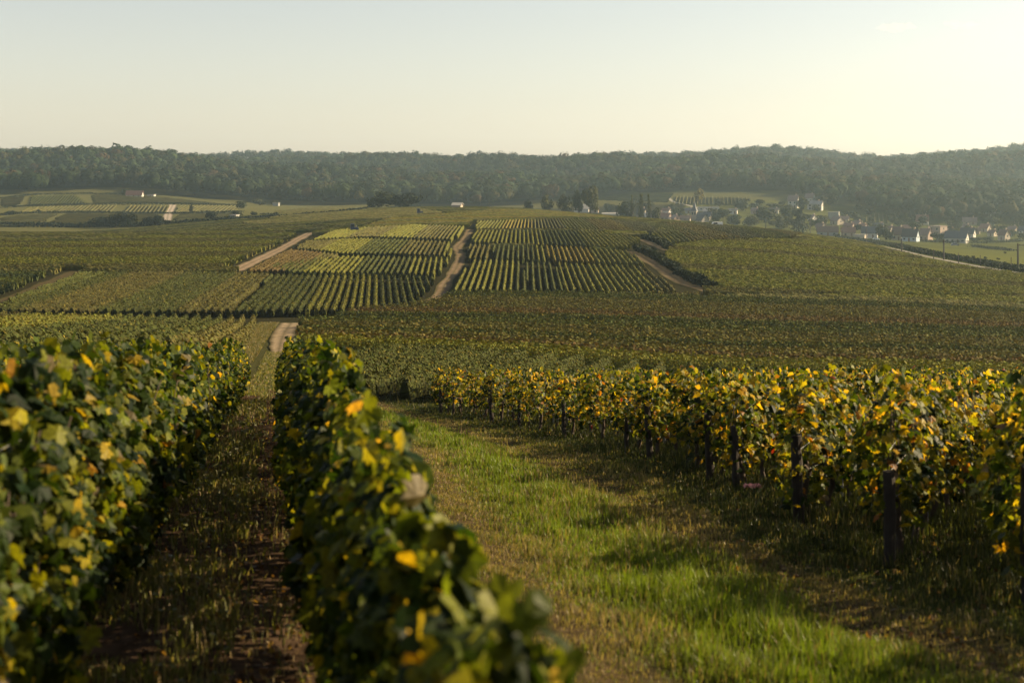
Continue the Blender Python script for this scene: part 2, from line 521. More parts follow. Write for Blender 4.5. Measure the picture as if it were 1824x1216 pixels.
def vine_leaves(mb, org, az, s0, s1, per_m, size, w, r, hb=.25, ht=1.4, wd=.32, lod=1, shoots=.05, thin=.35):
    n = int((s1 - s0) * per_m)
    s = r.uniform(s0, s1, n)
    bulge = noise1(s, .55, r, .65, 1.3)
    top = (ht(s) if callable(ht) else ht) + noise1(s, .4, r, -.16, .14)
    bot = hb + noise1(s, .5, r, -.14, .22)
    gx = s / .26; gh = r.random((int(gx.max() - gx.min()) + 3, 9))
    q0 = r.random(n) ** .85
    keep = (r.random(n) > thin * noise1(s, .35, r)) & (r.random(n) < .30 + 1.1 * gh[(gx - gx.min()).astype(int), (q0 * 8.99).astype(int)])
    q = q0
    side = np.where(r.random(n) < .5, -1., 1.)
    prof = wd * bulge * (.55 + .45 * np.minimum(1, q * 3.5)) * (1 - .6 * q ** 4)
    lat = side * prof * r.random(n) ** np.where(r.random(n) < .35, 1.0, .33)
    h = bot + (top - bot) * q
    sh = r.random(n) < shoots
    h = np.where(sh, top + r.random(n) * .26 * noise1(s, .3, r), h)
    lat = np.where(sh, lat * .5, lat)
    s, side, q, lat, h = s[keep], side[keep], q[keep], lat[keep], h[keep]
    n = len(s)
    du = np.array([math.sin(az), math.cos(az)]); dl = np.array([math.cos(az), -math.sin(az)])
    X = org[0] + du[0] * s + dl[0] * lat; Y = org[1] + du[1] * s + dl[1] * lat
    Z = zfun(org[0] + du[0] * s, org[1] + du[1] * s) + h
    N = np.zeros((n, 3))
    N[:, 0] = dl[0] * side; N[:, 1] = dl[1] * side
    N[:, 2] = .35 + .9 * q ** 3
    N += r.normal(0, .75, (n, 3))
    C = pal(n, w, r)
    patch = noise1(s, 1.1, r, .82, 1.18)[:, None]
    add_leaves(mb, np.stack([X, Y, Z], 1), N, size * r.uniform(.6, 1.25, n), C * patch, lod, r)


# trunk, post and wire meshes ----------------------------------------------------
def trunk_mesh(r):
    mb = MB()
    m = 7
    z = np.linspace(-.08, .62, m)
    p = np.stack([np.cumsum(r.normal(0, .022, m)), np.cumsum(r.normal(0, .03, m)), z], 1)
    mb.tube(p, np.linspace(.042, .022, m) * r.uniform(.8, 1.3, m), 7)
    for sg in (-1, 1):
        q = p[-2] + np.array([[0, 0, 0], [0, sg * .1, .08], [0, sg * .3, .1], [0, sg * .5, .07]]) + r.normal(0, .012, (4, 3))
        mb.tube(q, [.022, .018, .014, .009], 6)
    for k in range(5):
        b = p[-1] + np.array([0, r.uniform(-.4, .4), .0])
        q = b + np.array([[0, 0, 0], [r.normal(0, .04), r.normal(0, .05), .3], [r.normal(0, .08), r.normal(0, .08), .7]])
        mb.tube(q, [.008, .006, .003], 4)
    return mb.mesh('trunk', True)

_r = np.random.default_rng(5)
TRUNKS = [trunk_mesh(_r) for _ in range(6)]
for t_ in TRUNKS: t_.materials.append(M_BARK)

def post_mesh(h, rad, lean, r):
    mb = MB()
    z = np.linspace(-.25, h, 9)
    p = np.stack([r.normal(0, .004, 9), lean * np.maximum(z, -.3), z], 1)
    mb.tube(p, rad * r.uniform(.93, 1.07, 9) * np.linspace(1.05, .95, 9), 10)
    return mb.mesh('post')

END_POSTS = [post_mesh(hh_, rr__, ln, _r) for hh_, rr__, ln in ((.92, .055, -.10), (.80, .05, -.02), (.98, .058, -.17), (.72, .04, .02), (.88, .05, -.07))]
for t_ in END_POSTS: t_.materials.append(M_WOOD)
def stake_mesh():
    mb = MB()
    mb.box((-.02, -.014, -.2), (.02, -.008, 1.38)); mb.box((-.02, -.008, -.2), (-.014, .014, 1.38)); mb.box((.014, -.008, -.2), (.02, .014, 1.38))
    return mb.mesh('post')
STAKE = stake_mesh(); STAKE.materials.append(M_STEEL)


def vine_row(label, org, az, L, w, lods, group, hb, ht, wd, trunks=(0, 0), end_post=True, stakes=6.0, seed=0, thin=.35, size=.125, shoots=.05, stake0=2.4):
    r = np.random.default_rng(100 + seed)
    root = thing('vine_row', label, 'vine row', (0, 0, 0), 0, group)
    du = np.array([math.sin(az), math.cos(az)])
    mb = MB()
    for s0, s1, per, lod in lods:
        if s1 > s0:
            vine_leaves(mb, org, az, s0, min(s1, L), per, size if lod == 3 else size * 1.12, w, r, hb, ht, wd, lod, shoots, thin)
    link('foliage', mb.mesh('foliage'), M_LEAF, root)
    def at(s):
        x, y = org[0] + du[0] * s, org[1] + du[1] * s
        return x, y, zf(x, y)
    s = trunks[0]
    while s < trunks[1]:
        link('trunk', TRUNKS[r.integers(len(TRUNKS))], None, root, at(s), -az + r.normal(0, .2) + (math.pi if r.random() < .5 else 0))
        s += 1.05 * r.uniform(.85, 1.15)
    if end_post:
        link('post', END_POSTS[r.integers(len(END_POSTS))], None, root, at(-.12), -az)
    s = stake0
    while stakes and s < min(L, 30):
        link('post', STAKE, None, root, at(s), -az)
        s += stakes
    mw = MB()
    ss = np.arange(-.1 if stake0 < 5 else 6, min(L, 40), 2.0)
    X = org[0] + du[0] * ss; Y = org[1] + du[1] * ss; Z = zfun(X, Y)
    for hh in (.55, .95, 1.25):
        mw.tube(np.stack([X, Y, Z + hh - .4 * (hh - .55) * (ss < 0)], 1), .0022, 4)
    link('wire', mw.mesh('wire'), M_STEEL, root)
    return root

AZ0 = -math.atan(.167)
cs = math.cos(AZ0)
def along(x_at0, y):                  # a place on the near rows' line
    return (x_at0 - .167 * y, y)

# the row just beside the alley that runs towards the camera, blurred
vine_row('dense green vine row between dirt alley and grassy track, blurred at its near end',
         along(.41, 2.3), AZ0, 40, W_CENTER, [(0, 13, 1400, 3), (13, 24, 850, 1), (24, 40, 560, 1)], 'vine rows beside the dirt alley', .10, lambda s: np.interp(s, [0, 1.4, 3, 5, 8, 14, 22], [.90, 1.02, 1.12, 1.22, 1.34, 1.40, 1.42]), .32, (9, 22), False, 6, 1, .25, .096, .06, 14)
left_labels = ['tall leafy vine row along the dirt alley, opposite the blurred row',
               'second vine row in from the dirt alley, its leafy top showing behind the first',
               'third vine row in from the dirt alley', 'fourth vine row in from the dirt alley', 'fifth vine row in from the dirt alley',
               'sixth vine row in from the dirt alley, seen only as a strip of leaf tops', 'seventh vine row in from the dirt alley, seen only as a strip of leaf tops',
               'outermost vine row of the block beside the dirt alley, at the photo edge']
for k, lb in enumerate(left_labels):
    x0 = -1.06 - 1.28 * k
    y0 = max(1.6, (-x0) / .52) if k else 1.6
    L = (44 - y0) / cs
    m1 = max(0, (12 - y0)); m2 = max(m1, 22 - y0)
    vine_row(lb, along(x0, y0), AZ0, L, W_LEFT, [(0, m1, 1200 if k < 2 else 620, 3), (m1, m2, 620 if k < 2 else 420, 1), (m2, L, 430 if k < 2 else 300, 1)],
             'vine rows beside the dirt alley', .18, 1.40, .31, (3, 24) if k == 0 else (0, 0), False, 6 if k == 0 else 0, 10 + k, .3, .095, .06)

# yellowing rows whose ends line the grassy track
AZR = math.radians(23)
ords = ['first', 'second', 'third', 'fourth', 'fifth', 'sixth', 'seventh', 'eighth', 'ninth', 'tenth', 'eleventh', 'twelfth', 'thirteenth', 'fourteenth', 'fifteenth', 'sixteenth', 'seventeenth']
yR = [7.3, 9.75, 12.0, 15.0, 19.2, 21.0, 22.6, 25.6, 27.5, 30.6, 33.2, 36.6, 38.3, 41.6, 43.5, 46.4, 48.2]
for k, y in enumerate(yR):
    L = max(6, (50 - y) / math.cos(AZR)) if y > 30 else min(36, (50 - y) / math.cos(AZR))
    d0 = y
    per = 620 if y < 16 else (480 if y < 26 else 340)
    lb = {0: 'yellow-green vine row beyond the photo edge, shading the grass',
          1: 'yellow-green vine row at the photo edge, thick end post half cut by the frame',
          2: 'yellow vine row behind the upright dark post',
          3: 'yellow vine row behind the leaning dark post'}.get(k, '%s yellowing vine row along the grassy track, counted from the photo edge' % ords[k - 1])
    vine_row(lb, (float(xp(y)), y), AZR, L, W_YEL, [(-.4, max(0, 19 - y), per, 3), (max(-.4, 19 - y), min(L, 14), per, 1), (min(L, 14), L, 240, 1)],
             'yellowing vine rows ending at the grassy track', .29 if k < 4 else .34, 1.33, .34, (.5, 9), k not in (6, 9, 11, 14), 5.5, 40 + k, .42, .10, .07)

# ---------------------------------------------------------------- vineyards in the valley and on the slope
PROF = np.array([(-.27, .12), (-.31, .62), (-.23, 1.08), (-.03, 1.28), (.2, 1.1), (.31, .66), (.27, .12)])

FPAL = {
 'green': np.array([.066, .075, .017]), 'lime': np.array([.135, .135, .022]), 'olive': np.array([.10, .092, .024]),
 'rust': np.array([.105, .076, .024]), 'gold': np.array([.18, .145, .024]), 'dark': np.array([.045, .055, .018]), 'pale': np.array([.14, .132, .042]),
}

def hedge(mb, X, Y, az, tone, r, hs=1.0, caps=True, wide=1.0):
    m = len(X); K = len(PROF)
    dl = np.array([math.cos(az), -math.sin(az)]); du = np.array([math.sin(az), math.cos(az)])
    Z = zfun(X, Y)
    vig = noise1(np.arange(m) * 1.0, 3.5, r, .86, 1.08)[:, None]
    lat = wide * PROF[None, :, 0] * r.uniform(.75, 1.15, (m, K))
    h = PROF[None, :, 1] * hs * vig * r.uniform(.88, 1.08, (m, K))
    al = r.normal(0, .10, (m, K))
    V = np.stack([X[:, None] + dl[0] * lat + du[0] * al, Y[:, None] + dl[1] * lat + du[1] * al, Z[:, None] + h], -1)
    i = np.arange(m - 1)[:, None] * K; j = np.arange(K - 1)[None]
    q = np.stack([i + j, i + j + 1, i + K + j + 1, i + K + j], -1).reshape(-1, 4)
    fs = [q]
    if caps: fs.append(np.array([np.arange(K)[::-1], (m - 1) * K + np.arange(K)]))
    c = tone * r.uniform(.7, 1.3, (m, K, 1)) * r.uniform(.9, 1.1, (m, K, 3))
    mb.add(V.reshape(-1, 3), fs, c.reshape(-1, 3))


def field_leaves(mb, X, Y, az, step, per_m, size, tone, r, lod=0, ht=1.28, wd=1.0):
    n = int(len(X) * step * per_m)
    if n < 1: return
    i = r.integers(0, len(X), n)
    dl = np.array([math.cos(az), -math.sin(az)]); du = np.array([math.sin(az), math.cos(az)])
    al = r.uniform(-.5, .5, n) * step
    q = r.random(n) ** .6
    side = np.where(r.random(n) < .5, -1., 1.)
    lat = wd * side * (.32 - .22 * q ** 3) * r.uniform(.6, 1.1, n)
    x0 = X[i] + du[0] * al; y0 = Y[i] + du[1] * al
    h = .25 + q * (ht - .2) * r.uniform(.9, 1.14, n)
    P = np.stack([x0 + dl[0] * lat, y0 + dl[1] * lat, zfun(x0, y0) + h], 1)
    N = np.stack([dl[0] * side, dl[1] * side, .4 + q], 1) + r.normal(0, .45, (n, 3))
    c = tone * r.uniform(.7, 1.45, (n, 1)) * r.uniform(.9, 1.1, (n, 3))
    yl = r.random(n) < .05
    c[yl] = np.array([.24, .19, .025]) * r.uniform(.6, 1.1, (yl.sum(), 1))
    add_leaves(mb, P, N, size * r.uniform(.7, 1.3, n), c, lod, r)


PARCELS = []      # (label, world polygon, azimuth deg, spacing, tones)
def parcel(label, poly, az, tones, sp=1.15, px=True, h=1.1, dmin=3.0):
    PARCELS.append((label, P_(poly, h, dmin) if px else np.array(poly, float), math.radians(az), sp, tones))

ww = dict(px=False)
parcel('low vine row of the wide green field along the near dirt track',
       [(-70, 47), (-9.2, 47), (-28.1, 160), (-75, 160), (-75, 80)], -9.5, ['lime', 'green', 'olive'], 1.25, **ww)
parcel('bright green vine row just behind the yellowing rows at the end of the grassy track',
       [(-6.3, 55), (48, 53), (52, 84), (-12.6, 84)], 7, ['green', 'green'], 1.6, **ww)
xl = lambda y: float(np.interp(y, trk[:, 1], trk[:, 0])) + .9
def band(lb, y0, y1, tones, xr=.46, x_l=None):
    a = x_l if x_l is not None else None
    p = [((a if a is not None else xl(y0)), y0), (xr * y0, y0), (xr * y1, y1), ((a if a is not None else xl(y1)), y1)]
    parcel(lb, p, 90, tones, 1.25, **ww)
band('crosswise vine row in the mottled olive band across the valley', 88, 101.3, ['lime', 'olive', 'lime'])
band('crosswise vine row in the reddish brown band across the valley', 106, 120.3, ['olive', 'rust', 'lime'])
band('crosswise vine row in the dark green band across the valley', 125.2, 140.3, ['green', 'olive', 'green'])
band('crosswise vine row in the olive strip deep in the valley', 145.4, 160, ['olive', 'green'])
parcel('crosswise vine row in the brownish strip at the foot of the slope', [(-21, 165), (92, 165), (97, 213), (-9, 213), (-14, 190), (-20, 182)], 90, ['olive', 'rust', 'green', 'olive'], 1.15, **ww)

parcel('vine row in the dense block beside the dark cross track', [(-90, 549), (408, 552), (478, 485), (300, 481), (140, 484), (60, 515), (-90, 545)], -5.5, ['olive', 'green'])
parcel('vine row in the striped block below the middle sandy track', [(420, 552), (757, 546), (780, 506), (776, 493), (482, 487)], -5.4, ['green', 'lime'])
parcel('vine row in the second striped tier beside the middle sandy track', [(520, 484), (776, 489), (806, 459), (610, 455), (470, 470)], -2.2, ['lime', 'green'])
parcel('vine row in the browner plot beside the broad pale track', [(440, 481), (518, 482), (612, 453), (520, 444)], -2.2, ['rust', 'olive'])
parcel('vine row in the third striped tier beside the middle sandy track', [(525, 441), (610, 450), (806, 455), (814, 431), (640, 424), (548, 428)], -1.2, ['lime', 'green', 'olive'])
parcel('vine row in the upper striped tier beside the middle sandy track', [(556, 426), (640, 421), (818, 427), (826, 402), (735, 399), (600, 409)], -.5, ['lime', 'olive'])
parcel('vine row in the boldly striped block beside the middle sandy track', [(805, 517), (936, 517), (932, 464), (838, 462)], .4, ['green', 'lime'])
parcel('vine row in the narrow dark striped block of the slope', [(941, 517), (1003, 518), (988, 468), (935, 465)], .6, ['green', 'dark'])
parcel('vine row in the bright striped block of the slope', [(1006, 518), (1068, 518), (1040, 470), (992, 468)], .5, ['gold', 'lime'])
parcel('vine row in the finely striped block beside the brown track', [(1072, 518), (1212, 517), (1150, 474), (1044, 470)], .5, ['lime', 'olive'])
parcel('vine row in the short faded block beside the winding track', [(832, 459), (872, 460), (872, 436), (836, 434)], .2, ['olive'])
parcel('vine row in the second tier of the middle slope', [(878, 461), (975, 463), (966, 437), (878, 436)], .3, ['green', 'lime'])
parcel('vine row in the long second tier towards the brown track', [(980, 463), (1150, 471), (1120, 446), (970, 437)], .5, ['lime', 'gold'])
parcel('vine row in the third tier of the middle slope', [(840, 431), (1112, 441), (1145, 424), (1060, 410), (842, 410)], .4, ['lime', 'green', 'lime'])
parcel('vine row in the fourth tier near the crest', [(845, 407), (1060, 408), (1340, 424), (1180, 397), (1060, 389), (850, 393)], .8, ['lime', 'gold', 'pale'])
parcel('vine row on the bright crest of the slope', [(630, 407), (830, 396), (850, 390), (1060, 386), (1140, 391), (1000, 377), (900, 372), (800, 379), (690, 389)], 78, ['gold', 'pale', 'lime'], 1.3)
parcel('vine row of the pale strip behind the crest', [(450, 399), (680, 389), (790, 377), (740, 370), (560, 383), (430, 395)], 70, ['pale', 'olive'], 1.5)
parcel('vine row of the pale field beside the hedge line', [(480, 389), (640, 377), (735, 369), (700, 366), (560, 368), (490, 376)], 70, ['pale', 'olive'], 1.7, dmin=600)
parcel('vine row in the wide crosswise field beside the brown track', [(1262, 523), (1840, 523), (1840, 490), (1600, 452), (1480, 425), (1400, 425), (1250, 428), (1190, 436), (1180, 462), (1230, 500)], 88, ['lime', 'olive', 'lime', 'lime'], 1.2)
parcel('vine row on the right shoulder of the slope', [(1150, 425), (1185, 432), (1400, 423), (1490, 421), (1300, 401), (1190, 396)], 3, ['gold', 'pale', 'lime'], 1.3)
parcel('vine row in the long crosswise field beside the broad pale track', [(-90, 478), (415, 482), (500, 440), (545, 414), (440, 408), (-90, 443)], 86, ['olive', 'lime', 'lime', 'olive'], 1.2)
parcel('vine row in the upper crosswise field at the valley edge', [(-90, 437), (440, 405), (560, 409), (590, 402), (440, 398), (-90, 414)], 86, ['lime', 'olive', 'pale'], 1.4)
parcel('vine row in the low dark corner of the valley', [(-90, 536), (60, 510), (125, 484), (-90, 482)], 80, ['dark', 'green'], 1.2)

N_DEF = len(PARCELS)
_road = [tuple(q) for q in road_right[::6]]
parcel('vine row of the mottled fields filling the rest of the slope', [(-62, 166), (98, 213), (112, 300)] + [(x - 9, y) for x, y in _road[::-1]] + [(150, 640), (40, 760), (-150, 760), (-260, 560), (-185, 440), (-140, 300)], 84, ['olive', 'lime', 'pale', 'green'], 1.35, **ww)
def grow(poly, m):
    c = poly.mean(0)
    d = poly - c
    return c + d * (1 + m / (np.linalg.norm(d, axis=1)[:, None] + 1e-6))
TAKEN = [grow(p[1], 2.2) for p in PARCELS[:N_DEF]]
PARCELS = [(a_, b_, c_, 1.04 if (d_ == 1.15 and abs(c_) < .3) else d_, e_) for a_, b_, c_, d_, e_ in PARCELS]
ROWS = []
for pi_, (lb, poly, az, sp, tones) in enumerate(PARCELS):
    r = np.random.default_rng(500 + pi_)
    du = np.array([math.sin(az), math.cos(az)]); dl = np.array([math.cos(az), -math.sin(az)])
    u = poly @ du; v = poly @ dl
    nrow = 0
    off = v.min() + .4
    while off < v.max():
        near = max(40., float(np.min(poly[:, 1])))
        step = 0
        s = np.arange(u.min(), u.max(), .4)
        X = dl[0] * off + du[0] * s; Y = dl[1] * off + du[1] * s
        ok = inside(poly, X, Y)
        aa = X / np.maximum(Y, 1)
        ok &= (aa > -.42) & (aa < .45)
        if ok.any():
            ok[ok] = path_clear(X[ok], Y[ok])
            if pi_ >= N_DEF:
                for tk in TAKEN:
                    ok[ok] = ~inside(tk, X[ok], Y[ok])
            # missing vines: a few short gaps
            e = np.diff(np.concatenate([[0], ok.astype(int), [0]]))
            for a0, b0 in zip(np.where(e == 1)[0], np.where(e == -1)[0]):
                a1 = a0 + r.integers(0, 3); b1 = b0 - r.integers(0, 3)
                if b1 - a1 > (40 if pi_ < 2 else 12):
                    xs, ys = X[a1:b1], Y[a1:b1]
                    d = float(np.mean(ys))
                    tone = tones[int((nrow // 9 + pi_) % len(tones))] if len(tones) > 1 else tones[0]
                    ROWS.append((d, lb, xs, ys, az, FPAL[tone] * r.uniform(.85, 1.15) * (1.6 if abs(az) > 1.0 else 1.2), pi_))  # crosswise rows lie along the sun, so extra light goes into their colour
        off += sp * r.uniform(.94, 1.06)
        if abs(abs(az) - math.pi / 2) < .3 and r.random() < .11: off += sp * r.uniform(.5, 1.1)
        nrow += 1
ROWS.sort(key=lambda t: t[0])
rr_ = np.random.default_rng(77)
N_SOLO = 300 - 1 - len(left_labels) - len(yR)
rest = MB()
for k, (d, lb, xs, ys, az, tone, pi_) in enumerate(ROWS):
    mb = MB() if k < N_SOLO else rest
    dmid = float(np.median(ys))
    st = max(1, int(round(min(dmid, 900) / 650 / .4)))
    hs = 1.0
    x_, y_ = xs[::st], ys[::st]
    if len(x_) < 3: x_, y_ = xs[[0, len(xs) // 2, -1]], ys[[0, len(xs) // 2, -1]]
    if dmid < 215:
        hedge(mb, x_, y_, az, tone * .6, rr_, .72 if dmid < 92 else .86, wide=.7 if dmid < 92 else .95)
    else:
        hedge(mb, x_, y_, az, tone, rr_, hs, wide=.80)
    if dmid < 92:
        field_leaves(mb, xs, ys, az, .4, 120, .13, tone, rr_, 1, 1.28, .75)
    elif dmid < 170:
        field_leaves(mb, xs, ys, az, .4, 34, .19, tone, rr_, 0)
    elif dmid < 230:
        field_leaves(mb, xs, ys, az, .4, 20, .18, tone, rr_, 0)
    elif dmid < 380:
        field_leaves(mb, xs, ys, az, .4, 7, .19, tone, rr_, 0)
    if k < N_SOLO:
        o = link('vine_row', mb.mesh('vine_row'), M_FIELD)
        tag(o, lb, 'vine row', 'rows: ' + lb)
tag(link('vineyard_rows', rest.mesh('vineyard_rows'), M_FIELD), 'countless far vine rows striping the slope beyond the valley', 'vineyard', None, 'stuff')
print('rows', len(ROWS), 'solo', N_SOLO, 'last solo d', ROWS[min(N_SOLO, len(ROWS) - 1)][0], 'rest verts', rest.n)

# vineyards on the far hills: rows too fine to count
def far_rows(mb, poly, az, sp, tone, dmin, hgt=1.3, step=4.0, wd=.8):
    P = P_(poly, 0.8, dmin)
    az = math.radians(az)
    du = np.array([math.sin(az), math.cos(az)]); dl = np.array([math.cos(az), -math.sin(az)])
    u = P @ du; v = P @ dl
    r = np.random.default_rng(int(abs(u.sum() + v.sum())) % 9999)
    off = v.min()
    while off < v.max():
        s = np.arange(u.min(), u.max() + step, step)
        X = dl[0] * off + du[0] * s; Y = dl[1] * off + du[1] * s
        ok = inside(P, X, Y)
        e = np.diff(np.concatenate([[0], ok.astype(int), [0]]))
        for a0, b0 in zip(np.where(e == 1)[0], np.where(e == -1)[0]):
            if b0 - a0 >= 2:
                hedge(mb, X[a0:b0], Y[a0:b0], az, FPAL[tone] * r.uniform(.85, 1.15), r, hgt / 1.28)
        off += sp * r.uniform(.95, 1.05)

fr = MB()
far_rows(fr, [(52, 366), (160, 362), (134, 346), (56, 348)], -14, 2.2, 'green', 600)
far_rows(fr, [(34, 378), (200, 377), (208, 365), (150, 366), (50, 369)], -12, 2.6, 'pale', 600)
far_rows(fr, [(222, 378), (294, 379), (303, 366), (228, 365)], -12, 2.6, 'pale', 600)
far_rows(fr, [(312, 379), (425, 376), (420, 366), (318, 366)], -9, 2.6, 'pale', 600)
far_rows(fr, [(0, 403), (65, 401), (105, 380), (0, 386)], 80, 3.0, 'pale', 600)
far_rows(fr, [(75, 402), (280, 400), (290, 381), (110, 380)], 80, 3.0, 'olive', 600)
far_rows(fr, [(305, 396), (450, 388), (420, 381), (312, 381)], 80, 3.0, 'pale', 600)
far_rows(fr, [(0, 366), (36, 365), (45, 350), (0, 353)], 82, 4.0, 'olive', 600)
far_rows(fr, [(165, 362), (420, 365), (300, 352), (160, 347)], 84, 3.0, 'pale', 600)
far_rows(fr, [(1205, 363), (1330, 366), (1340, 352), (1200, 349)], 8, 3.0, 'pale', 850)
far_rows(fr, [(900, 352), (1190, 360), (1200, 344), (900, 340)], 82, 4.0, 'green', 850)
far_rows(fr, [(1545, 402), (1640, 388), (1655, 376), (1560, 380), (1520, 394)], 14, 3.0, 'pale', 850)
far_rows(fr, [(1764, 412), (1824, 414), (1824, 400), (1770, 400)], 16, 2.4, 'pale', 700)
far_rows(fr, [(1800, 398), (1860, 398), (1850, 382), (1810, 388)], 18, 3.0, 'pale', 850)
tag(link('vineyard_rows', fr.mesh('vineyard_rows'), M_FIELD), 'faint striped vineyards on the far hills below the forest', 'vineyard', None, 'stuff')

# ---------------------------------------------------------------- grass, weeds and fallen leaves near the path
def blades(mb, X, Y, H, Wd, C, r, lean=.45):
    n = len(X)
    Z = zfun(X, Y) - .01
    th = r.uniform(0, 2 * math.pi, n)
    bx, by = np.cos(th), np.sin(th)
    ld = r.uniform(0, 2 * math.pi, n); la = r.random(n) * lean * H
    lx, ly = np.cos(ld) * la, np.sin(ld) * la
    B = np.stack([X, Y, Z], 1)
    side = np.stack([bx, by, np.zeros(n)], 1) * Wd[:, None] / 2
    mid = B + np.stack([lx * .35, ly * .35, H * .6], 1)
    tip = B + np.stack([lx, ly, H * (1 - .25 * (la / np.maximum(H, .01)))], 1)
    V = np.stack([B - side, B + side, mid + side * .8, mid - side * .8, tip], 1).reshape(-1, 3)
    b = (np.arange(n) * 5)[:, None]
    mb.add(V, [b + np.array([[0, 1, 2, 3]]), b + np.array([[3, 2, 4]])], np.repeat(C, 5, axis=0))


def clump(X, Y, sc, seed):
    """smooth random field 0..1"""
    r = np.random.default_rng(seed)
    g = r.random((64, 64))
    u = (X / sc) % 63; v = (Y / sc) % 63
    i = u.astype(int); j = v.astype(int); fu = u - i; fv = v - j
    fu = fu * fu * (3 - 2 * fu); fv = fv * fv * (3 - 2 * fv)
    i2 = (i + 1) % 64; j2 = (j + 1) % 64
    return g[i, j]*(1-fu)*(1-fv) + g[i2, j]*fu*(1-fv) + g[i, j2]*(1-fu)*fv + g[i2, j2]*fu*fv

G_LUSH = np.array([.21, .28, .026]); G_MID = np.array([.16, .165, .04]); G_DRY = np.array([.36, .27, .13]); G_SHADE = np.array([.05, .062, .02])
def grass():
    r = np.random.default_rng(21)
    mb = MB()
    for y0, y1, den, wsc in ((6.2, 9, 3600, .85), (9, 13, 2900, .95), (13, 20, 1700, 1.3), (20, 32, 800, 1.9), (32, 62, 300, 2.8)):
        xa, xb = -8.5 if y1 > 30 else -3.5, 7.5
        n = int((y1 - y0) * (xb - xa) * den)
        X = r.uniform(xa, xb, n); Y = r.uniform(y0, y1, n)
        a = X / Y
        t = X + .167 * Y
        dx = X - xc(Y)
        lush = np.exp(-(dx / .78) ** 2)
        rutL = np.exp(-((dx + 1.15) / .40) ** 2); rutR = np.exp(-((dx - 1.15) / .38) ** 2)
        rut = np.maximum(rutL, rutR)
        cl = clump(X + 50, Y + 50, .30, 3); cl2 = clump(X + 50, Y + 50, 1.1, 4)
        zone = (t > .45) & (a < .40) & (a > -.30) & (X < xp(Y) + 5)
        p = np.clip(.62 + .5 * lush, .2, 1) * (.35 + .9 * cl)
        under = X > xp(Y) - .2
        p = np.where(under, .34 * (.3 + 1.2 * cl), p)
        keep = zone & (r.random(n) < p)
        X, Y, lush, rut, cl, cl2, under = [q[keep] for q in (X, Y, lush, rut, cl, cl2, under)]
        n = len(X)
        H = (.04 + .035 * cl + .09 * lush * (.12 + 1.3 * cl * cl) + .05 * cl * cl2) * (1 - .45 * rut) * r.uniform(.6, 1.35, n)
        H = np.where(under, (.05 + .12 * cl) * r.uniform(.6, 1.4, n), H)
        tall = r.random(n) < .012
        H[tall] *= 1.9
        Wd = .0075 * wsc * r.uniform(.7, 1.3, n)
        dryp = np.clip(.15 + .46 * rutL[keep] + .30 * rutR[keep] + .35 * (cl2 > .55) - .25 * lush, .10, .85)
        c = np.where((r.random(n) < dryp)[:, None], G_DRY, np.where((r.random(n) < lush)[:, None], G_LUSH, G_MID))
        c = np.where((((X > xp(Y) - .9) & (r.random(n) < .72)))[:, None], G_SHADE * 1.3, c)  # most blades near the row ends coloured dark for the vines' shade
        c = c * r.uniform(.7, 1.35, (n, 1))
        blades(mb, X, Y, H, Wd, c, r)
    tag(link('grass', mb.mesh('grass'), M_GRASS), 'lush and dry grass on the track between the blurred row and the yellow vines', 'grass', None, 'stuff')
    mb = MB()
    for y0, y1, den, wsc in ((5.5, 10, 1500, 1.0), (10, 18, 900, 1.4), (18, 48, 300, 2.4), (48, 97, 130, 4.0)):
        n = int((y1 - y0) * 1.7 * den)
        Y = r.uniform(y0, y1, n); t = r.uniform(-1.15, .55, n)
        X = t - .167 * Y + (np.interp(Y, trk[:, 1], trk[:, 0]) + .167 * Y + .3) * sstep(Y, 44, 60)
        cl = clump(X + 50, Y + 50, .30, 5); cl2 = np.maximum(clump(X + 50, Y + 50, .9, 6), .7 * (Y > 48)); t = np.where(Y > 48, -.5, t)
        p = np.where(t < -.22, .95, .16) * np.clip((cl2 - .18) * 2.2, 0, 1) * (.3 + cl)
        k = r.random(n) < p
        X, Y, t, cl = X[k], Y[k], t[k], cl[k]
        n = len(X)
        H = (.05 + .13 * cl) * r.uniform(.5, 1.4, n)
        c = np.where((r.random(n) < .3)[:, None], G_DRY, G_MID) * r.uniform(.8, 1.6, (n, 1))
        blades(mb, X, Y, H, .008 * wsc * r.uniform(.7, 1.3, n), c, r, .6)
        if y0 > 40: Yv = r.uniform(60, 166, 26000); Xv = np.interp(Yv, trk[:, 1], trk[:, 0]) + r.uniform(-3.6, -1.3, 26000); blades(mb, Xv, Yv, r.uniform(.08, .30, 26000), r.uniform(.03, .07, 26000), np.where((r.random(26000) < .45)[:, None], G_DRY, G_MID) * r.uniform(.6, 1.3, (26000, 1)), r, .8)
        m = int(n * .12)                                   # low broad weeds
        i = r.integers(0, n, m)
        P = np.stack([X[i] + r.normal(0, .05, m), Y[i] + r.normal(0, .05, m), zfun(X[i], Y[i]) + r.uniform(.02, .10, m)], 1)
        N = r.normal(0, .5, (m, 3)); N[:, 2] += 1
        add_leaves(mb, P, N, r.uniform(.02, .045, m) * wsc, G_MID * r.uniform(.7, 1.4, (m, 1)), 1, r, 0)
    tag(link('weeds', mb.mesh('weeds'), M_GRASS), 'sparse grass and weeds on the shaded dirt alley', 'weeds', None, 'stuff')
    mb = MB()
    n = 5200
    Y = np.exp(r.uniform(math.log(5.5), math.log(46), n)); X = r.uniform(-1.3, .9, n) - .167 * Y
    t = X + .167 * Y
    k = r.random(n) < np.where((t > -.4) & (t < .5), .9, .35)
    X, Y = X[k], Y[k]
    m = 3600
    Y2 = np.exp(r.uniform(math.log(6.5), math.log(50), m)); X2 = xp(Y2) + r.uniform(-1.6, 3.5, m)
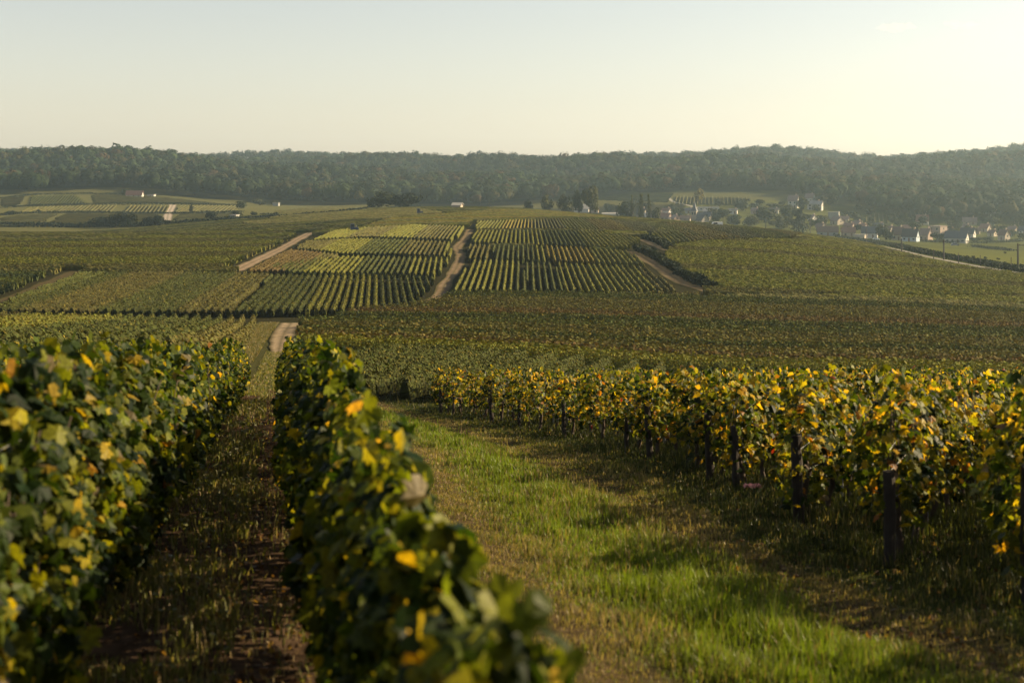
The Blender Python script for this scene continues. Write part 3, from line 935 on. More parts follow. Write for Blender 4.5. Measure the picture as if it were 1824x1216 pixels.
    X = np.concatenate([X, X2]); Y = np.concatenate([Y, Y2]); n = len(X)
    N = r.normal(0, .55, (n, 3)); N[:, 2] += 1
    LP = 1.7 * np.array([(.10, .062, .036), (.16, .11, .06), (.07, .042, .025), (.20, .15, .07), (.12, .065, .035)])
    add_leaves(mb, np.stack([X, Y, zfun(X, Y) + r.uniform(.012, .035, n)], 1), N, r.uniform(.022, .055, n), LP[r.integers(0, 5, n)] * r.uniform(.6, 1.2, (n, 1)), 1, r, 0)
    tag(link('fallen_leaves', mb.mesh('fallen_leaves'), M_LEAF), 'dry brown leaves and clods scattered over the alley and row ends', 'leaves', None, 'stuff')
grass()

# crumpled scrap in the grass beneath a post
x, y = ray(1340, 877)
mb = MB()
_g = np.linspace(0, 1, 9)
gx, gy = np.meshgrid(_g, _g, indexing='ij')
gz = .05 * np.abs(np.sin(gx * 9 + gy * 4) * np.cos(gy * 8 - gx * 3)) + .02
i = np.arange(8)[:, None] * 9; j = np.arange(8)[None]
top = np.stack([gx * .22 - .11, gy * .12 - .06, gz], -1).reshape(-1, 3)
q = np.stack([i + j, i + 9 + j, i + 10 + j, i + 1 + j], -1).reshape(-1, 4)
mb.add(top, [q]); mb.add(top - [0, 0, .006], [q[:, ::-1]])
tag(link('litter', mb.mesh('litter'), mat_plain('pink_plastic', (.55, .22, .2), .5, 30, .3), None, (x, y, zf(x, y) + .05)), 'small crumpled pink scrap lying in the shaded grass', 'litter')

# ---------------------------------------------------------------- trees
def crown_mesh(kind, r, nq=620):
    mb = MB()
    lumps = []
    if kind == 'round':
        for _ in range(11):
            v = r.normal(0, 1, 3); v /= np.linalg.norm(v)
            lumps.append((v * np.array([.27, .27, .24]) * r.uniform(.6, 1.1) + [0, 0, .60], r.uniform(.17, .25)))
    elif kind == 'poplar':
        for k in range(9):
            z = .14 + .80 * k / 8
            lumps.append((np.array([r.normal(0, .08), r.normal(0, .08), z]), (.40 if .2 < z < .7 else .28) * (1.0 if z < .8 else .7)))
    elif kind == 'conifer':
        for k in range(10):
            z = .12 + .84 * k / 9
            lumps.append((np.array([r.normal(0, .05), r.normal(0, .05), z]), .46 * (1.08 - z) + .03))
    elif kind == 'bush':
        for _ in range(9):
            v = r.normal(0, 1, 3); v /= np.linalg.norm(v)
            lumps.append((v * np.array([.30, .30, .22]) + [0, 0, .46], r.uniform(.2, .28)))
    flat = .42 if kind in ('poplar', 'conifer') else 1.0
    for c, rad in lumps:
        m = nq // len(lumps)
        v = r.normal(0, 1, (m, 3)); v /= np.linalg.norm(v, axis=1)[:, None]
        P = c + v * rad * np.array([1, 1, .9 if flat == 1 else .22]) * r.uniform(.72, 1.1, (m, 1))
        N = v + r.normal(0, .38, (m, 3))
        C = np.ones((m, 3)) * r.uniform(.65, 1.4, (m, 1)) * np.array([1, 1, 1]) * r.uniform(.85, 1.15)
        add_leaves(mb, P, N, np.full(m, .085) * r.uniform(.6, 1.3, m), C, 0, r)
    return mb


TREE_MESH = {}
def tree_mesh(kind, v, tone):
    key = (kind, v, tone)
    if key not in TREE_MESH:
        r = np.random.default_rng(hash_(kind) + 17 * v)
        mb = crown_mesh(kind, r)
        tones = {'green': (.045, .06, .02), 'dark': (.022, .034, .014), 'olive': (.075, .08, .025), 'yellow': (.26, .22, .06), 'rust': (.11, .075, .03), 'pale': (.12, .13, .05)}
        mb.C = [c * np.array(tones[tone]) for c in mb.C]
        cm = mb.mesh('crown'); cm.materials.append(M_TREE)
        tb = MB()
        p = np.array([[0, 0, -.05], [.01, 0, .15], [-.01, .01, .35], [0, 0, .6]])
        tb.tube(p, [.045, .036, .028, .014], 7)
        for k in range(4):
            t = r.uniform(0, 6.28)
            tb.tube(np.array([[0, 0, .28 + .05 * k], [.1 * math.cos(t), .1 * math.sin(t), .4 + .06 * k], [.22 * math.cos(t), .22 * math.sin(t), .52 + .06 * k]]), [.018, .012, .006], 5)
        tm = tb.mesh('trunk', True); tm.materials.append(M_BARK)
        TREE_MESH[key] = (cm, tm)
    return TREE_MESH[key]

def hash_(s): return sum(ord(c) * (i + 3) for i, c in enumerate(s))

_tc = [0]
def tree(label, px, py, wpx, hpx, kind='round', tone='green', dmin=500, group=None, d=None, name='tree', cat='tree'):
    if d is None: x, y = ray(px, py, 0, dmin)
    else:
        x, y = (px - CX) / F * d, d
        hpx = (-(py - hpx - HY) / F * d - zf(x, y)) * F / d / 1.12
    w, h = wpx * 1.12 / F * y, hpx * 1.12 / F * y
    _tc[0] += 1
    root = thing(name, label, cat, (x, y, zf(x, y)), _tc[0] * 1.7, group)
    cm, tm = tree_mesh(kind, _tc[0] % 3, tone)
    sc = (w * 1.05, w * 1.05, h * 1.05)
    link('crown', cm, None, root, None, 0, sc)
    link('trunk', tm, None, root, None, 0, (h * .5, h * .5, h))
    return root

G1 = 'dark trees in the dip below the small hill'
tree('broad dark tree at the low end of the clump below the small hill', 179, 405, 36, 19, 'bush', 'dark')
tree('tallest round dark tree of the clump below the small hill', 207, 406, 38, 28, 'bush', 'dark', dmin=560)
tree('dark tree at the road end of the clump below the small hill', 231, 405, 26, 25, 'bush', 'dark', dmin=570)
tree('dark bushy tree of the pair beside the hill road', 265, 405, 20, 19, 'bush', 'dark')
tree('taller dark tree of the pair beside the hill road', 279, 404, 22, 22, 'bush', 'dark')
tree('small tree with a spreading crown beyond the hill road', 379, 392, 24, 15, 'bush', 'dark', 600)
tree('dark round bush beside the white shed in the dip', 421, 388, 20, 12, 'bush', 'dark', 600, name='shrub', cat='shrub')
tree('small round dark bush near the bend of the hedge', 452, 387, 11, 11, 'bush', 'dark', 600, name='shrub', cat='shrub')
tree('narrow dark cypress-like tree standing among striped rows', 341, 380, 8, 15, 'poplar', 'dark', 700)
tree('round grey-green tree at the end of the striped rows', 429, 372, 19, 14, 'bush', 'green', 800)
tree('pale bushy tree at the forest foot', 462, 366, 22, 12, 'bush', 'olive', 900)
tree('light tree at the forest foot beside a pale wall', 490, 366, 16, 8, 'bush', 'olive', 900)
tree('round green tree beside the farmhouse under the forest', 223, 350, 20, 14, 'bush', 'green', 900)
tree('small dark bush at the edge of the small hill', 21, 383, 18, 8, 'bush', 'dark', 600, name='shrub', cat='shrub')
tree('tiny round bush between the striped hill plots', 68, 379, 8, 6, 'bush', 'dark', 600, name='shrub', cat='shrub')
tree('tiny rusty bush among pale striped rows', 176, 378, 7, 5, 'bush', 'rust', 600, name='shrub', cat='shrub')
tree('small low bush in the field behind the dark pair', 252, 381, 7, 4, 'bush', 'dark', 600, name='shrub', cat='shrub')
for px, w, h in ((318, 10, 6), (330, 9, 7)):
    tree('small dark bush on the hedge line in the dip', px, 399, w, h, 'bush', 'dark', 560, 'bushes on the hedge line in the dip', name='shrub', cat='shrub')
tree('broad dark tree on the crest, paler of the big pair', 676, 367, 50, 31, 'bush', 'green', d=765)
tree('broad dark tree on the crest, darker of the big pair', 726, 366, 56, 26, 'bush', 'dark', d=765)
tree('rounded tree at the forest foot behind the hut', 855, 366, 46, 36, 'round', 'green', 950)
tree('tall rounded tree at the forest foot near the crest', 872, 366, 26, 38, 'round', 'green', 960)
tree('dark small tree beside the crest, in front of pale trees', 942, 370, 18, 18, 'bush', 'dark', d=815)
tree('pale tree with loose crown behind the crest', 975, 372, 28, 24, 'round', 'olive', d=815)
tree('pale drooping tree beside the white gabled shed', 1005, 375, 26, 24, 'round', 'olive', d=815)
tree('tallest broad tree above the white gabled shed', 1052, 372, 34, 41, 'round', 'olive', d=815)
tree('darker tree close beside the tallest broad tree', 1030, 371, 22, 30, 'round', 'green', d=815)
tree('dark dense tree between shed and poplars', 1113, 380, 24, 26, 'bush', 'green', d=815)
tree('slimmest poplar of the three by the village', 1125, 378, 7, 29, 'poplar', 'pale', d=815)
tree('stoutest poplar of the three by the village', 1142, 378, 12, 31, 'poplar', 'pale', d=815)
tree('poplar standing nearest the church of the three', 1156, 378, 9, 30, 'poplar', 'pale', d=815)
tree('pale bush below the poplars', 1168, 381, 16, 17, 'bush', 'olive', d=815)
tree('golden yellow tree above the church spire', 1244, 366, 22, 26, 'round', 'yellow', 950)
tree('pale yellowish small tree beside the church', 1214, 379, 13, 10, 'bush', 'olive', 900)
tree('dark tree just beside the church nave', 1288, 396, 24, 22, 'round', 'green', 800)
tree('wide dark tree in the belt in front of the village', 1310, 402, 26, 20, 'bush', 'green', 790)
tree('bushy tree with lit crown in the belt in front of the village', 1335, 404, 28, 20, 'bush', 'olive', 790)
tree('broadest dark tree in the belt in front of the village', 1364, 407, 38, 34, 'round', 'green', 790)
tree('low pale tree at the foot of the village tree belt', 1392, 408, 26, 20, 'bush', 'olive', 780)
tree('dark pointed conifer in front of the village', 1425, 414, 30, 38, 'conifer', 'dark', 760)
tree('rounded tree behind the dark conifer', 1400, 396, 26, 26, 'round', 'green', 860)
tree('round tree beside the beige gabled house', 1464, 400, 24, 17, 'bush', 'olive', 800)
tree('broad dark tree in front of the grey-roofed barn', 1577, 428, 28, 28, 'bush', 'dark', 700)
tree('dark round tree before the block beside the big white house', 1671, 430, 26, 16, 'bush', 'dark', 690)
tree('small dark bush beside the terrace of white house', 1655, 429, 9, 10, 'bush', 'dark', 690, name='shrub', cat='shrub')
tree('yellowish bush behind the village street', 1553, 400, 16, 8, 'bush', 'olive', 800, name='shrub', cat='shrub')
tree('pale yellow-green tree behind the flat-roofed block', 1689, 404, 16, 12, 'bush', 'olive', 850)
tree('round tree behind the upper red-roofed house', 1663, 392, 22, 22, 'round', 'green', 900)
tree('tall tree below the forest at the village end', 1790, 392, 26, 22, 'round', 'olive', 950)
tree('dark tree between the two upper white houses', 1428, 372, 16, 18, 'bush', 'green', 950)
tree('dark bushy tree beside the upper white wall', 1480, 372, 22, 24, 'round', 'dark', 950)
_gl = 'garden tree'
gr_ = np.random.default_rng(8)
for px, py, w, h, tn in ((1090, 376, 22, 12, 'dark'), (1182, 384, 12, 9, 'green'), (1205, 378, 16, 9, 'green'), (1275, 384, 16, 12, 'green'), (1320, 372, 26, 8, 'green'), (1345, 371, 22, 9, 'green'),
                         (1380, 371, 26, 9, 'olive'), (1408, 384, 20, 14, 'green'), (1446, 404, 16, 14, 'green'), (1486, 416, 18, 12, 'green'), (1515, 402, 16, 10, 'green'), (1530, 395, 18, 9, 'green'),
                         (1545, 418, 14, 9, 'dark'), (1600, 404, 14, 12, 'green'), (1620, 400, 14, 12, 'green'), (1703, 410, 14, 9, 'green'), (1740, 431, 24, 9, 'green'), (1762, 430, 22, 8, 'green'),
                         (1775, 418, 20, 12, 'green'), (1805, 422, 20, 12, 'green'), (1820, 425, 16, 10, 'dark'), (1750, 395, 18, 12, 'green'), (1730, 388, 16, 10, 'olive'), (1700, 395, 18, 12, 'green'),
                         (1455, 378, 14, 14, 'green'), (1500, 384, 22, 9, 'green'), (1410, 362, 14, 10, 'green'), (1812, 396, 20, 12, 'green')):
    tree('rounded garden tree or bush tucked between the village houses', px, py, w, h, 'bush', tn, 680, 'garden trees between the village houses')
for k in range(95):
    px = gr_.uniform(1075, 1824)
    lo = np.interp(px, [1075, 1240, 1440, 1540, 1824], [384, 396, 412, 420, 424]); hi = np.interp(px, [1075, 1240, 1440, 1824], [366, 366, 362, 384])
    w = gr_.uniform(12, 25)
    if 1212 < px < 1268: continue
    tree('rounded garden tree or bush tucked between the village houses', px, gr_.uniform(hi, lo), w, w * gr_.uniform(.55, .95), ['bush', 'round'][k % 2], ['green', 'dark', 'olive', 'green'][k % 4], 700, 'garden trees between the village houses')
for px, py, w in ((1733, 459, 7), (1697, 456, 5), (1755, 461, 6), (1778, 463, 6), (1790, 452, 5), (1640, 451, 6), (1540, 425, 5)):
    tree('small dark scrub clump on the meadow by the poles', px, py, w, 4, 'bush', 'dark', 330, 'scrub clumps on the meadow', name='shrub', cat='shrub')

# dark hedges: each one a continuous strip of bush
def hedge_strip(label, pts, dmin, w, h, tone='dark', per=3.0, name='hedge'):
    pl = resample(P_(pts, 0, dmin), 2.5)
    r = np.random.default_rng(hash_(label))
    mb = MB()
    tones = {'green': (.045, .06, .02), 'dark': (.022, .034, .014), 'olive': (.075, .08, .025)}
    L = np.linalg.norm(np.diff(pl, axis=0), axis=1).sum()
    n = int(L * per * 7)
    i = r.integers(0, len(pl), n)
    X = pl[i, 0] + r.normal(0, w * .35, n); Y = pl[i, 1] + r.normal(0, w * .35, n)
    hh = h * noise1(i.astype(float), 3, r, .6, 1.15)
    q = r.random(n) ** .7
    N = r.normal(0, .6, (n, 3)); N[:, 2] += .5; N[:, 1] -= .3
    add_leaves(mb, np.stack([X, Y, zfun(X, Y) + q * hh], 1), N, np.full(n, .38 * max(1, h)) * r.uniform(.6, 1.3, n), np.array(tones[tone]) * r.uniform(.6, 1.4, (n, 1)), 0, r)
    tag(link(name, mb.mesh(name), M_TREE), label, 'hedge')

hedge_strip('dark scrubby bank along the upper side of the pale meadow road', [(1488, 420), (1560, 433), (1640, 451), (1720, 466), (1780, 477), (1845, 488)], 300, 3.2, 1.5, 'dark', 4)
hedge_strip('dark hedge line in the dip below the small hill', [(0, 404), (120, 405), (240, 404), (330, 400), (420, 394), (490, 390)], 560, 4, 2.6, 'dark', 2)
hedge_strip('long thin hedge between the pale fields behind the crest', [(470, 385), (500, 388), (560, 384), (640, 378), (700, 371), (745, 368)], 600, 3, 1.8, 'dark', 2)
hedge_strip('dark hedge between the striped plots of the small hill', [(0, 384), (60, 380), (160, 379), (300, 381), (430, 379)], 620, 3, 1.6, 'dark', 2)
hedge_strip('hedge curving over the shoulder of the small hill', [(0, 371), (60, 367), (150, 366), (250, 365), (430, 367)], 650, 3, 1.6, 'dark', 2)
hedge_strip('hedge below the bare top of the small hill', [(0, 354), (60, 348), (140, 346), (230, 348)], 700, 3, 1.5, 'dark', 2)
hedge_strip('dark hedge beside the brown track', [(1264, 515), (1220, 495), (1190, 475), (1166, 459), (1136, 447)], 150, 1.2, 1.5, 'dark', 8)
hedge_strip('dark hedge beside the short upper track', [(1192, 445), (1168, 431), (1144, 424)], 200, 1.2, 1.5, 'dark', 8)
hedge_strip('dark ditch scrub crossing the meadow below the parked car', [(1735, 440), (1760, 443), (1800, 447)], 500, 4, 1.2, 'dark', 3)
hedge_strip('low hedge in front of the village houses', [(1585, 427), (1640, 430), (1690, 433), (1740, 434), (1824, 430)], 640, 3, 1.6, 'green', 2)

# ---------------------------------------------------------------- forest on the ridge: one mass
def forest():
    r = np.random.default_rng(31)
    A0 = np.array([-.42, -.36, -.29, -.22, -.15, -.09, 0, .06, .12, .18, .205, .225, .27, .30, .33, .36, .42])
    D0 = np.array([1190, 1190, 1200, 1190, 1165, 1150, 1180, 1250, 1270, 1270, 1190, 1110, 1060, 1030, 1010, 1020, 1040])
    pts = []
    y = 985.0
    while y < 2420:
        sp = 8.8 + (y - 1060) / 400
        n = int(.86 * y / sp)
        x = (np.linspace(-.43, .43, n)) * y + r.normal(0, sp * .32, n)
        yy = y + r.normal(0, sp * .32, n)
        pts.append(np.stack([x, yy], 1))
        y += sp
    P = np.concatenate(pts)
    a = P[:, 0] / P[:, 1]
    d0 = np.interp(a, A0, D0) + 18 * np.sin(a * 60) + 10 * np.sin(a * 137 + 1)
    P = P[P[:, 1] > d0]
    n = len(P)
    Z = zfun(P[:, 0], P[:, 1])
    rx = r.uniform(4.4, 8.2, n) * r.uniform(.85, 1.1, n); rz = rx * r.uniform(.8, 1.15, n); ht = 6 + rx * r.uniform(.9, 1.25, n)
    bigpatch = np.sin(P[:, 0] / 90 + 1.3 * np.sin(P[:, 1] / 120)) * np.sin(P[:, 1] / 75)
    tone = np.array([.042, .066, .024]) * (1 + .25 * bigpatch[:, None]) * r.uniform(.5, 1.6, (n, 1))
    ol = r.random(n) < .20
    tone[ol] = np.array([.085, .08, .026]) * r.uniform(.7, 1.2, (ol.sum(), 1))
    ru = r.random(n) < .05
    tone[ru] = np.array([.12, .08, .03]) * r.uniform(.7, 1.1, (ru.sum(), 1))
    k = np.clip((330 * (1300 / P[:, 1]) ** 1.3).astype(int), 120, 380)
    idx = np.repeat(np.arange(n), k)
    m = len(idx)
    v = r.normal(0, 1, (m, 3)); v[:, 2] = np.abs(v[:, 2]) * 1.0 - .35
    v[:, 1] -= .25 * np.abs(v[:, 1])
    v /= np.linalg.norm(v, axis=1)[:, None]
    ph = r.uniform(0, 6.28, (n, 3))[idx]
    lump = .82 + .26 * np.sin(4.2 * v[:, 0] + ph[:, 0]) * np.sin(4.2 * v[:, 1] + ph[:, 1]) + .12 * np.sin(6 * v[:, 2] + ph[:, 2])
    C = np.stack([P[idx, 0], P[idx, 1], Z[idx] + ht[idx] - rz[idx] * .55], 1)
    pos = C + v * np.stack([rx[idx], rx[idx], rz[idx]], 1) * (lump * r.uniform(.85, 1.05, m))[:, None]
    N = v + r.normal(0, .13, (m, 3))
    mb = MB()
    add_leaves(mb, pos, N, rx[idx] * .22 * r.uniform(.7, 1.3, m), tone[idx] * r.uniform(.86, 1.16, (m, 1)), 0, r)
    print('forest trees', n, 'quads', m)
    tag(link('forest', mb.mesh('forest'), M_TREE), 'wooded ridge of countless rounded trees along the horizon', 'forest', None, 'stuff')
forest()

# ---------------------------------------------------------------- village
WALLS = {k: mat_plain('render_' + k, tuple(q * .85 for q in c), .85, .6, .08) for k, c in dict(white=(.46, .44, .40), cream=(.40, .34, .26), beige=(.32, .27, .21), grey=(.25, .25, .235), pink=(.33, .25, .20), stone=(.28, .24, .19), blue=(.42, .48, .52)).items()}
ROOFS = {k: mat_plain('roof_' + k, tuple(q * 1.25 for q in c), .75, 2.5, .25) for k, c in dict(slate=(.05, .055, .065), brown=(.10, .062, .048), red=(.14, .075, .055), pale=(.19, .18, .165), dark=(.035, .035, .04), rose=(.14, .10, .085)).items()}
M_GLASS = mat_plain('window_glass', (.03, .035, .04), .15, 1, .1, spec=.6)
M_SHUT = mat_plain('door_paint', (.16, .10, .07), .6, 1, .2)


def gable_wall(W, D, h, hr):
    V = [(-W/2, -D/2, -1.2), (W/2, -D/2, -1.2), (W/2, D/2, -1.2), (-W/2, D/2, -1.2), (-W/2, -D/2, h), (W/2, -D/2, h), (W/2, D/2, h), (-W/2, D/2, h), (-W/2, 0, h + hr), (W/2, 0, h + hr)]
    mb = MB()
    mb.add(V, [[[0, 1, 5, 4], [2, 3, 7, 6]], [[1, 2, 6, 9, 5], [3, 0, 4, 8, 7]]])
    return mb.mesh('wall')

def gable_roof(W, D, h, hr, ov=.45, th=.22):
    mb = MB()
    sl = hr / (D / 2)
    x = W / 2 + ov
    for s in (-1, 1):
        y1 = s * (D / 2 + ov); z1 = h - sl * ov + .03; z0 = h + hr + .03
        V = [(-x, y1, z1), (x, y1, z1), (x, 0, z0), (-x, 0, z0), (-x, y1, z1 + th), (x, y1, z1 + th), (x, 0, z0 + th), (-x, 0, z0 + th)]
        f = [[0, 1, 2, 3], [7, 6, 5, 4], [0, 4, 5, 1], [1, 5, 6, 2], [3, 2, 6, 7], [0, 3, 7, 4]]
        mb.add(V, [f if s < 0 else [q[::-1] for q in f]])
    return mb.mesh('roof')

def boxmesh(name, lo, hi, taper=1.0):
    mb = MB(); mb.box(lo, hi, taper=taper); return mb.mesh(name)

def house(label, px, py, wpx, hwpx, hrpx, yaw=-28, wall='white', roof='brown', nwin=2, dmin=640, depth=.5, chim=True, flat=False, name='house', door=True, glab=None, cat='house'):
    x, y = ray(px, py, 0, dmin)
    W = wpx * .85 / F * y; D = max(5.0, W * depth); h = max(2.2, hwpx / F * y); hr = max(.3, hrpx / F * y)
    root = thing(name, label, cat, (x, y, zf(x, y)), math.radians(yaw))
    if flat:
        link('wall', boxmesh('wall', (-W/2, -D/2, -1.2), (W/2, D/2, h)), WALLS[wall], root)
        link('roof', boxmesh('roof', (-W/2 - .25, -D/2 - .25, h + .003), (W/2 + .25, D/2 + .25, h + .35)), ROOFS[roof], root)
        rf = None
    else:
        link('wall', gable_wall(W, D, h, hr), WALLS[wall], root)
        rf = link('roof', gable_roof(W, D, h, hr), ROOFS[roof], root)
        if chim:
            link('chimney', boxmesh('chimney', (W*.22, -.4, h + hr*.7), (W*.22 + .8, .4, h + hr + 1.1)), WALLS['pink'], rf)
    if nwin:
        floors = [h * .30] if h < 4.3 else [h * .12, h * .58]
        wh = min(1.3, h * .32)
        for fi, z in enumerate(floors):
            for k in range(nwin):
                cx = -W/2 + W * (k + .6) / (nwin + .2)
                if door and fi == 0 and k == nwin // 2:
                    link('door', boxmesh('door', (cx - .5, -D/2 - .05, 0.02), (cx + .5, -D/2 - .002, min(2.1, h * .8))), M_SHUT, root)
                    continue
                wo = link('window', boxmesh('window', (cx - .6, -D/2 - .05, z), (cx + .6, -D/2 - .002, z + wh)), M_GLASS, root)
        link('window', boxmesh('window', (W/2 + .002, -.5, h * .62), (W/2 + .05, .5, h * .62 + wh)), M_GLASS, root)
    return root

house('big white house with dark slate roof standing at the meadow edge', 1704, 433, 44, 10, 11, -33, 'white', 'slate', 4, 640, .55, False)
house('white gabled house close behind the big slate-roofed one', 1724, 424, 28, 9, 9, -36, 'white', 'dark', 2, 700)
house('long white house with dark roof and a lit cream gable', 1622, 430, 32, 10, 12, -38, 'blue', 'dark', 3, 640, .5)
house('pink-gabled house between the white house and the flat block', 1649, 429, 22, 12, 10, -50, 'pink', 'rose', 2, 660)
house('tall house with steep brown roof and bright balcony band', 1600, 428, 22, 12, 12, -40, 'cream', 'brown', 2, 680)
house('blocky flat-roofed pink building above the village street', 1670, 418, 30, 15, 2, -52, 'pink', 'rose', 2, 720, .8, False, True, 'building', cat='building')
house('small white gabled house behind the big slate-roofed house', 1721, 412, 15, 5, 6, -60, 'white', 'rose', 1, 800)
house('cream gabled house at the end of the striped village plot', 1755, 413, 18, 7, 7, -48, 'cream', 'red', 1, 760)
house('grey-beige gabled house alone among dark bushes', 1788, 428, 18, 10, 9, -55, 'beige', 'brown', 1, 680, .8)
house('white house at the photo edge behind the vines', 1823, 416, 16, 6, 7, -35, 'white', 'slate', 2, 740)
house('upper house with big red roof and white windows below the forest', 1643, 400, 24, 7, 10, -20, 'white', 'red', 3, 860)
house('beige house with a broad lit gable and tiled roof', 1491, 400, 22, 7, 7, -58, 'cream', 'rose', 1, 800, .9)
house('grey box-like hall standing above the beige gabled house', 1485, 390, 22, 12, 1, -20, 'grey', 'pale', 0, 900, .5, False, True, 'hall', cat='hall')
house('small white house with a bright gable behind the conifer', 1447, 394, 14, 6, 5, -55, 'white', 'rose', 1, 860)
house('long low farm building with reddish roof behind the first pole', 1474, 420, 42, 8, 9, -8, 'grey', 'brown', 3, 720, .3)
house('second long building with red roof beside the barn', 1511, 421, 28, 8, 8, -10, 'beige', 'red', 2, 720, .4)
house('barn with grey-green roof and open white base', 1549, 424, 32, 10, 10, -18, 'white', 'slate', 2, 690, .5, False, False, 'barn', cat='barn')
house('low long cream wall-like shed in front of the barn', 1532, 425, 24, 4, 2, -30, 'cream', 'pale', 0, 680, .3, False, True, 'shed', cat='shed')
house('white villa with red roof high on the slope', 1413, 370, 20, 13, 9, -25, 'white', 'rose', 2, 1000, .7)
house('upper white house with a small gable beside the villa', 1443, 360, 18, 8, 7, -40, 'white', 'rose', 2, 1050)
house('white house with long lit terrace wall below the forest', 1452, 374, 30, 11, 5, -25, 'white', 'pale', 3, 1000, .5)
house('tall pale house hidden between trees at the forest foot', 1771, 392, 14, 11, 5, -30, 'white', 'pale', 2, 920)
house('house with pale reddish roof above the big slate-roofed house', 1727, 400, 28, 5, 7, -15, 'beige', 'rose', 2, 850, .45)
house('small flat white outbuilding behind the flat pink block', 1701, 405, 14, 5, 1, -20, 'white', 'pale', 1, 820, .6, False, True, 'outbuilding', cat='outbuilding')
house('white shed with a bright pale gabled roof below the tall tree', 1036, 378, 30, 6, 8, -6, 'white', 'pale', 0, 820, .8, False, False, 'shed', False, cat='shed')
house('small dark-roofed annex beside the pale gabled shed', 1060, 379, 14, 5, 4, -10, 'beige', 'brown', 1, 820)
house('long low white shed partly hidden by the crest', 1090, 388, 40, 7, 2, -6, 'white', 'pale', 0, 800, .3, False, False, 'shed', False, cat='shed')
house('steep dark-roofed house with one bright roof edge', 1143, 389, 16, 8, 10, -30, 'stone', 'dark', 1, 820)
house('wide pale-roofed barn at the village end of the crest', 1161, 393, 32, 4, 8, -12, 'beige', 'pale', 0, 800, .6, True, False, 'barn', cat='barn')
house('white-fronted house with brown roof above the pale barn', 1187, 385, 16, 10, 4, -22, 'white', 'brown', 2, 860)
house('red-roofed village house beside the pale barn', 1186, 393, 20, 7, 6, -35, 'pink', 'red', 2, 800)
house('small pink gabled house before the church', 1203, 394, 13, 6, 5, -62, 'pink', 'rose', 1, 800)
house('low brown-roofed house in front of the church tower', 1221, 395, 20, 6, 5, -15, 'stone', 'brown', 1, 800)
house('long pale flat-roofed hall behind the church', 1262, 375, 44, 6, 1, -5, 'white', 'pale', 4, 920, .25, False, True, 'hall', cat='hall')
house('white house between the church and the long hall', 1260, 384, 14, 8, 3, -30, 'white', 'pale', 2, 850)
house('small bright white house behind the tree belt beside the hall', 1306, 381, 17, 7, 2, -15, 'white', 'slate', 2, 880)
house('white house behind the tree belt towards the villa', 1379, 380, 18, 6, 3, -15, 'white', 'dark', 2, 900)
house('grey-roofed house just behind the church spire', 1227, 380, 14, 5, 4, -15, 'grey', 'slate', 1, 900)
house('pink cottage tucked behind the beige gabled house', 1528, 404, 14, 4, 5, -50, 'pink', 'rose', 1, 800)
house('low pink cottage between barn and red-roofed building', 1512, 408, 18, 5, 5, -30, 'pink', 'red', 1, 780)
house('small pale hut standing alone on the crest', 815, 374, 18, 7, 4, -12, 'beige', 'pale', 0, 560, .5, False, False, 'hut', cat='hut')
house('long red-roofed farmhouse under the forest on the small hill', 240, 352, 34, 4, 7, -4, 'white', 'red', 3, 900, .3, False, name='farmhouse')
house('low white outbuilding beside the farmhouse under the forest', 270, 352, 14, 5, 1, -4, 'white', 'pale', 1, 900, .4, False, True, 'outbuilding', cat='outbuilding')
house('small pale shed beside the dark round bush in the dip', 418, 391, 13, 4, 1, -10, 'grey', 'pale', 0, 600, .5, False, True, 'shed', cat='shed')
house('pale wall-like shed at the forest foot', 492, 367, 12, 4, 1, -4, 'grey', 'pale', 0, 900, .4, False, True, 'shed', cat='shed')

for k, (px, py, wp, yw, wc, rc) in enumerate(((1462, 409, 16, -50, 'beige', 'brown'), (1505, 396, 15, -20, 'cream', 'rose'), (1537, 410, 15, -45, 'beige', 'red'), (1566, 408, 16, -30, 'grey', 'slate'),
        (1585, 414, 14, -52, 'cream', 'brown'), (1616, 412, 15, -18, 'beige', 'red'), (1693, 418, 15, -48, 'cream', 'rose'), (1738, 417, 16, -22, 'beige', 'brown'), (1768, 421, 15, -50, 'cream', 'brown'),
        (1803, 414, 15, -30, 'beige', 'rose'), (1175, 388, 14, -50, 'beige', 'brown'), (1120, 387, 15, -20, 'grey', 'brown'), (1345, 381, 14, -30, 'beige', 'rose'))):
    house('small muted village house half hidden among garden trees', px, py, wp, 5, 5, yw, wc, rc, 1, 720)['group'] = 'muted houses half hidden among the trees'

# church
x, y = ray(1237, 392, 0, 800)
u = y / F
ch = thing('church', 'old stone village church with a dark pointed spire', 'church', (x, y, zf(x, y)), math.radians(-25))
tw, th = 11 * u / 2 * .9, 16 * u
link('tower', boxmesh('tower', (-tw, -tw, -1), (tw, tw, th)), WALLS['stone'], ch)
sp_ = MB()
sp_.add([(-tw*1.12, -tw*1.12, th+.003), (tw*1.12, -tw*1.12, th+.003), (tw*1.12, tw*1.12, th+.003), (-tw*1.12, tw*1.12, th+.003), (-tw*.55, -tw*.55, th+6*u), (tw*.55, -tw*.55, th+6*u), (tw*.55, tw*.55, th+6*u), (-tw*.55, tw*.55, th+6*u), (0, 0, th+19*u)],
        [[[0, 3, 2, 1], [0, 1, 5, 4], [1, 2, 6, 5], [2, 3, 7, 6], [3, 0, 4, 7]], [[4, 5, 8], [5, 6, 8], [6, 7, 8], [7, 4, 8]]])
link('spire', sp_.mesh('spire'), ROOFS['slate'], ch)
for sx in (-.9, .9):
    link('belfry_window', boxmesh('belfry_window', (sx - .4, -tw - .05, th - 2.6), (sx + .4, -tw - .002, th - .7)), M_GLASS, ch)
nW, nD, nh, nr = 24*u, 12*u, 7*u, 7*u
nv = link('nave', gable_wall(nW, nD, nh, nr), WALLS['stone'], ch, (tw + nW/2 + .01, .3, 0))
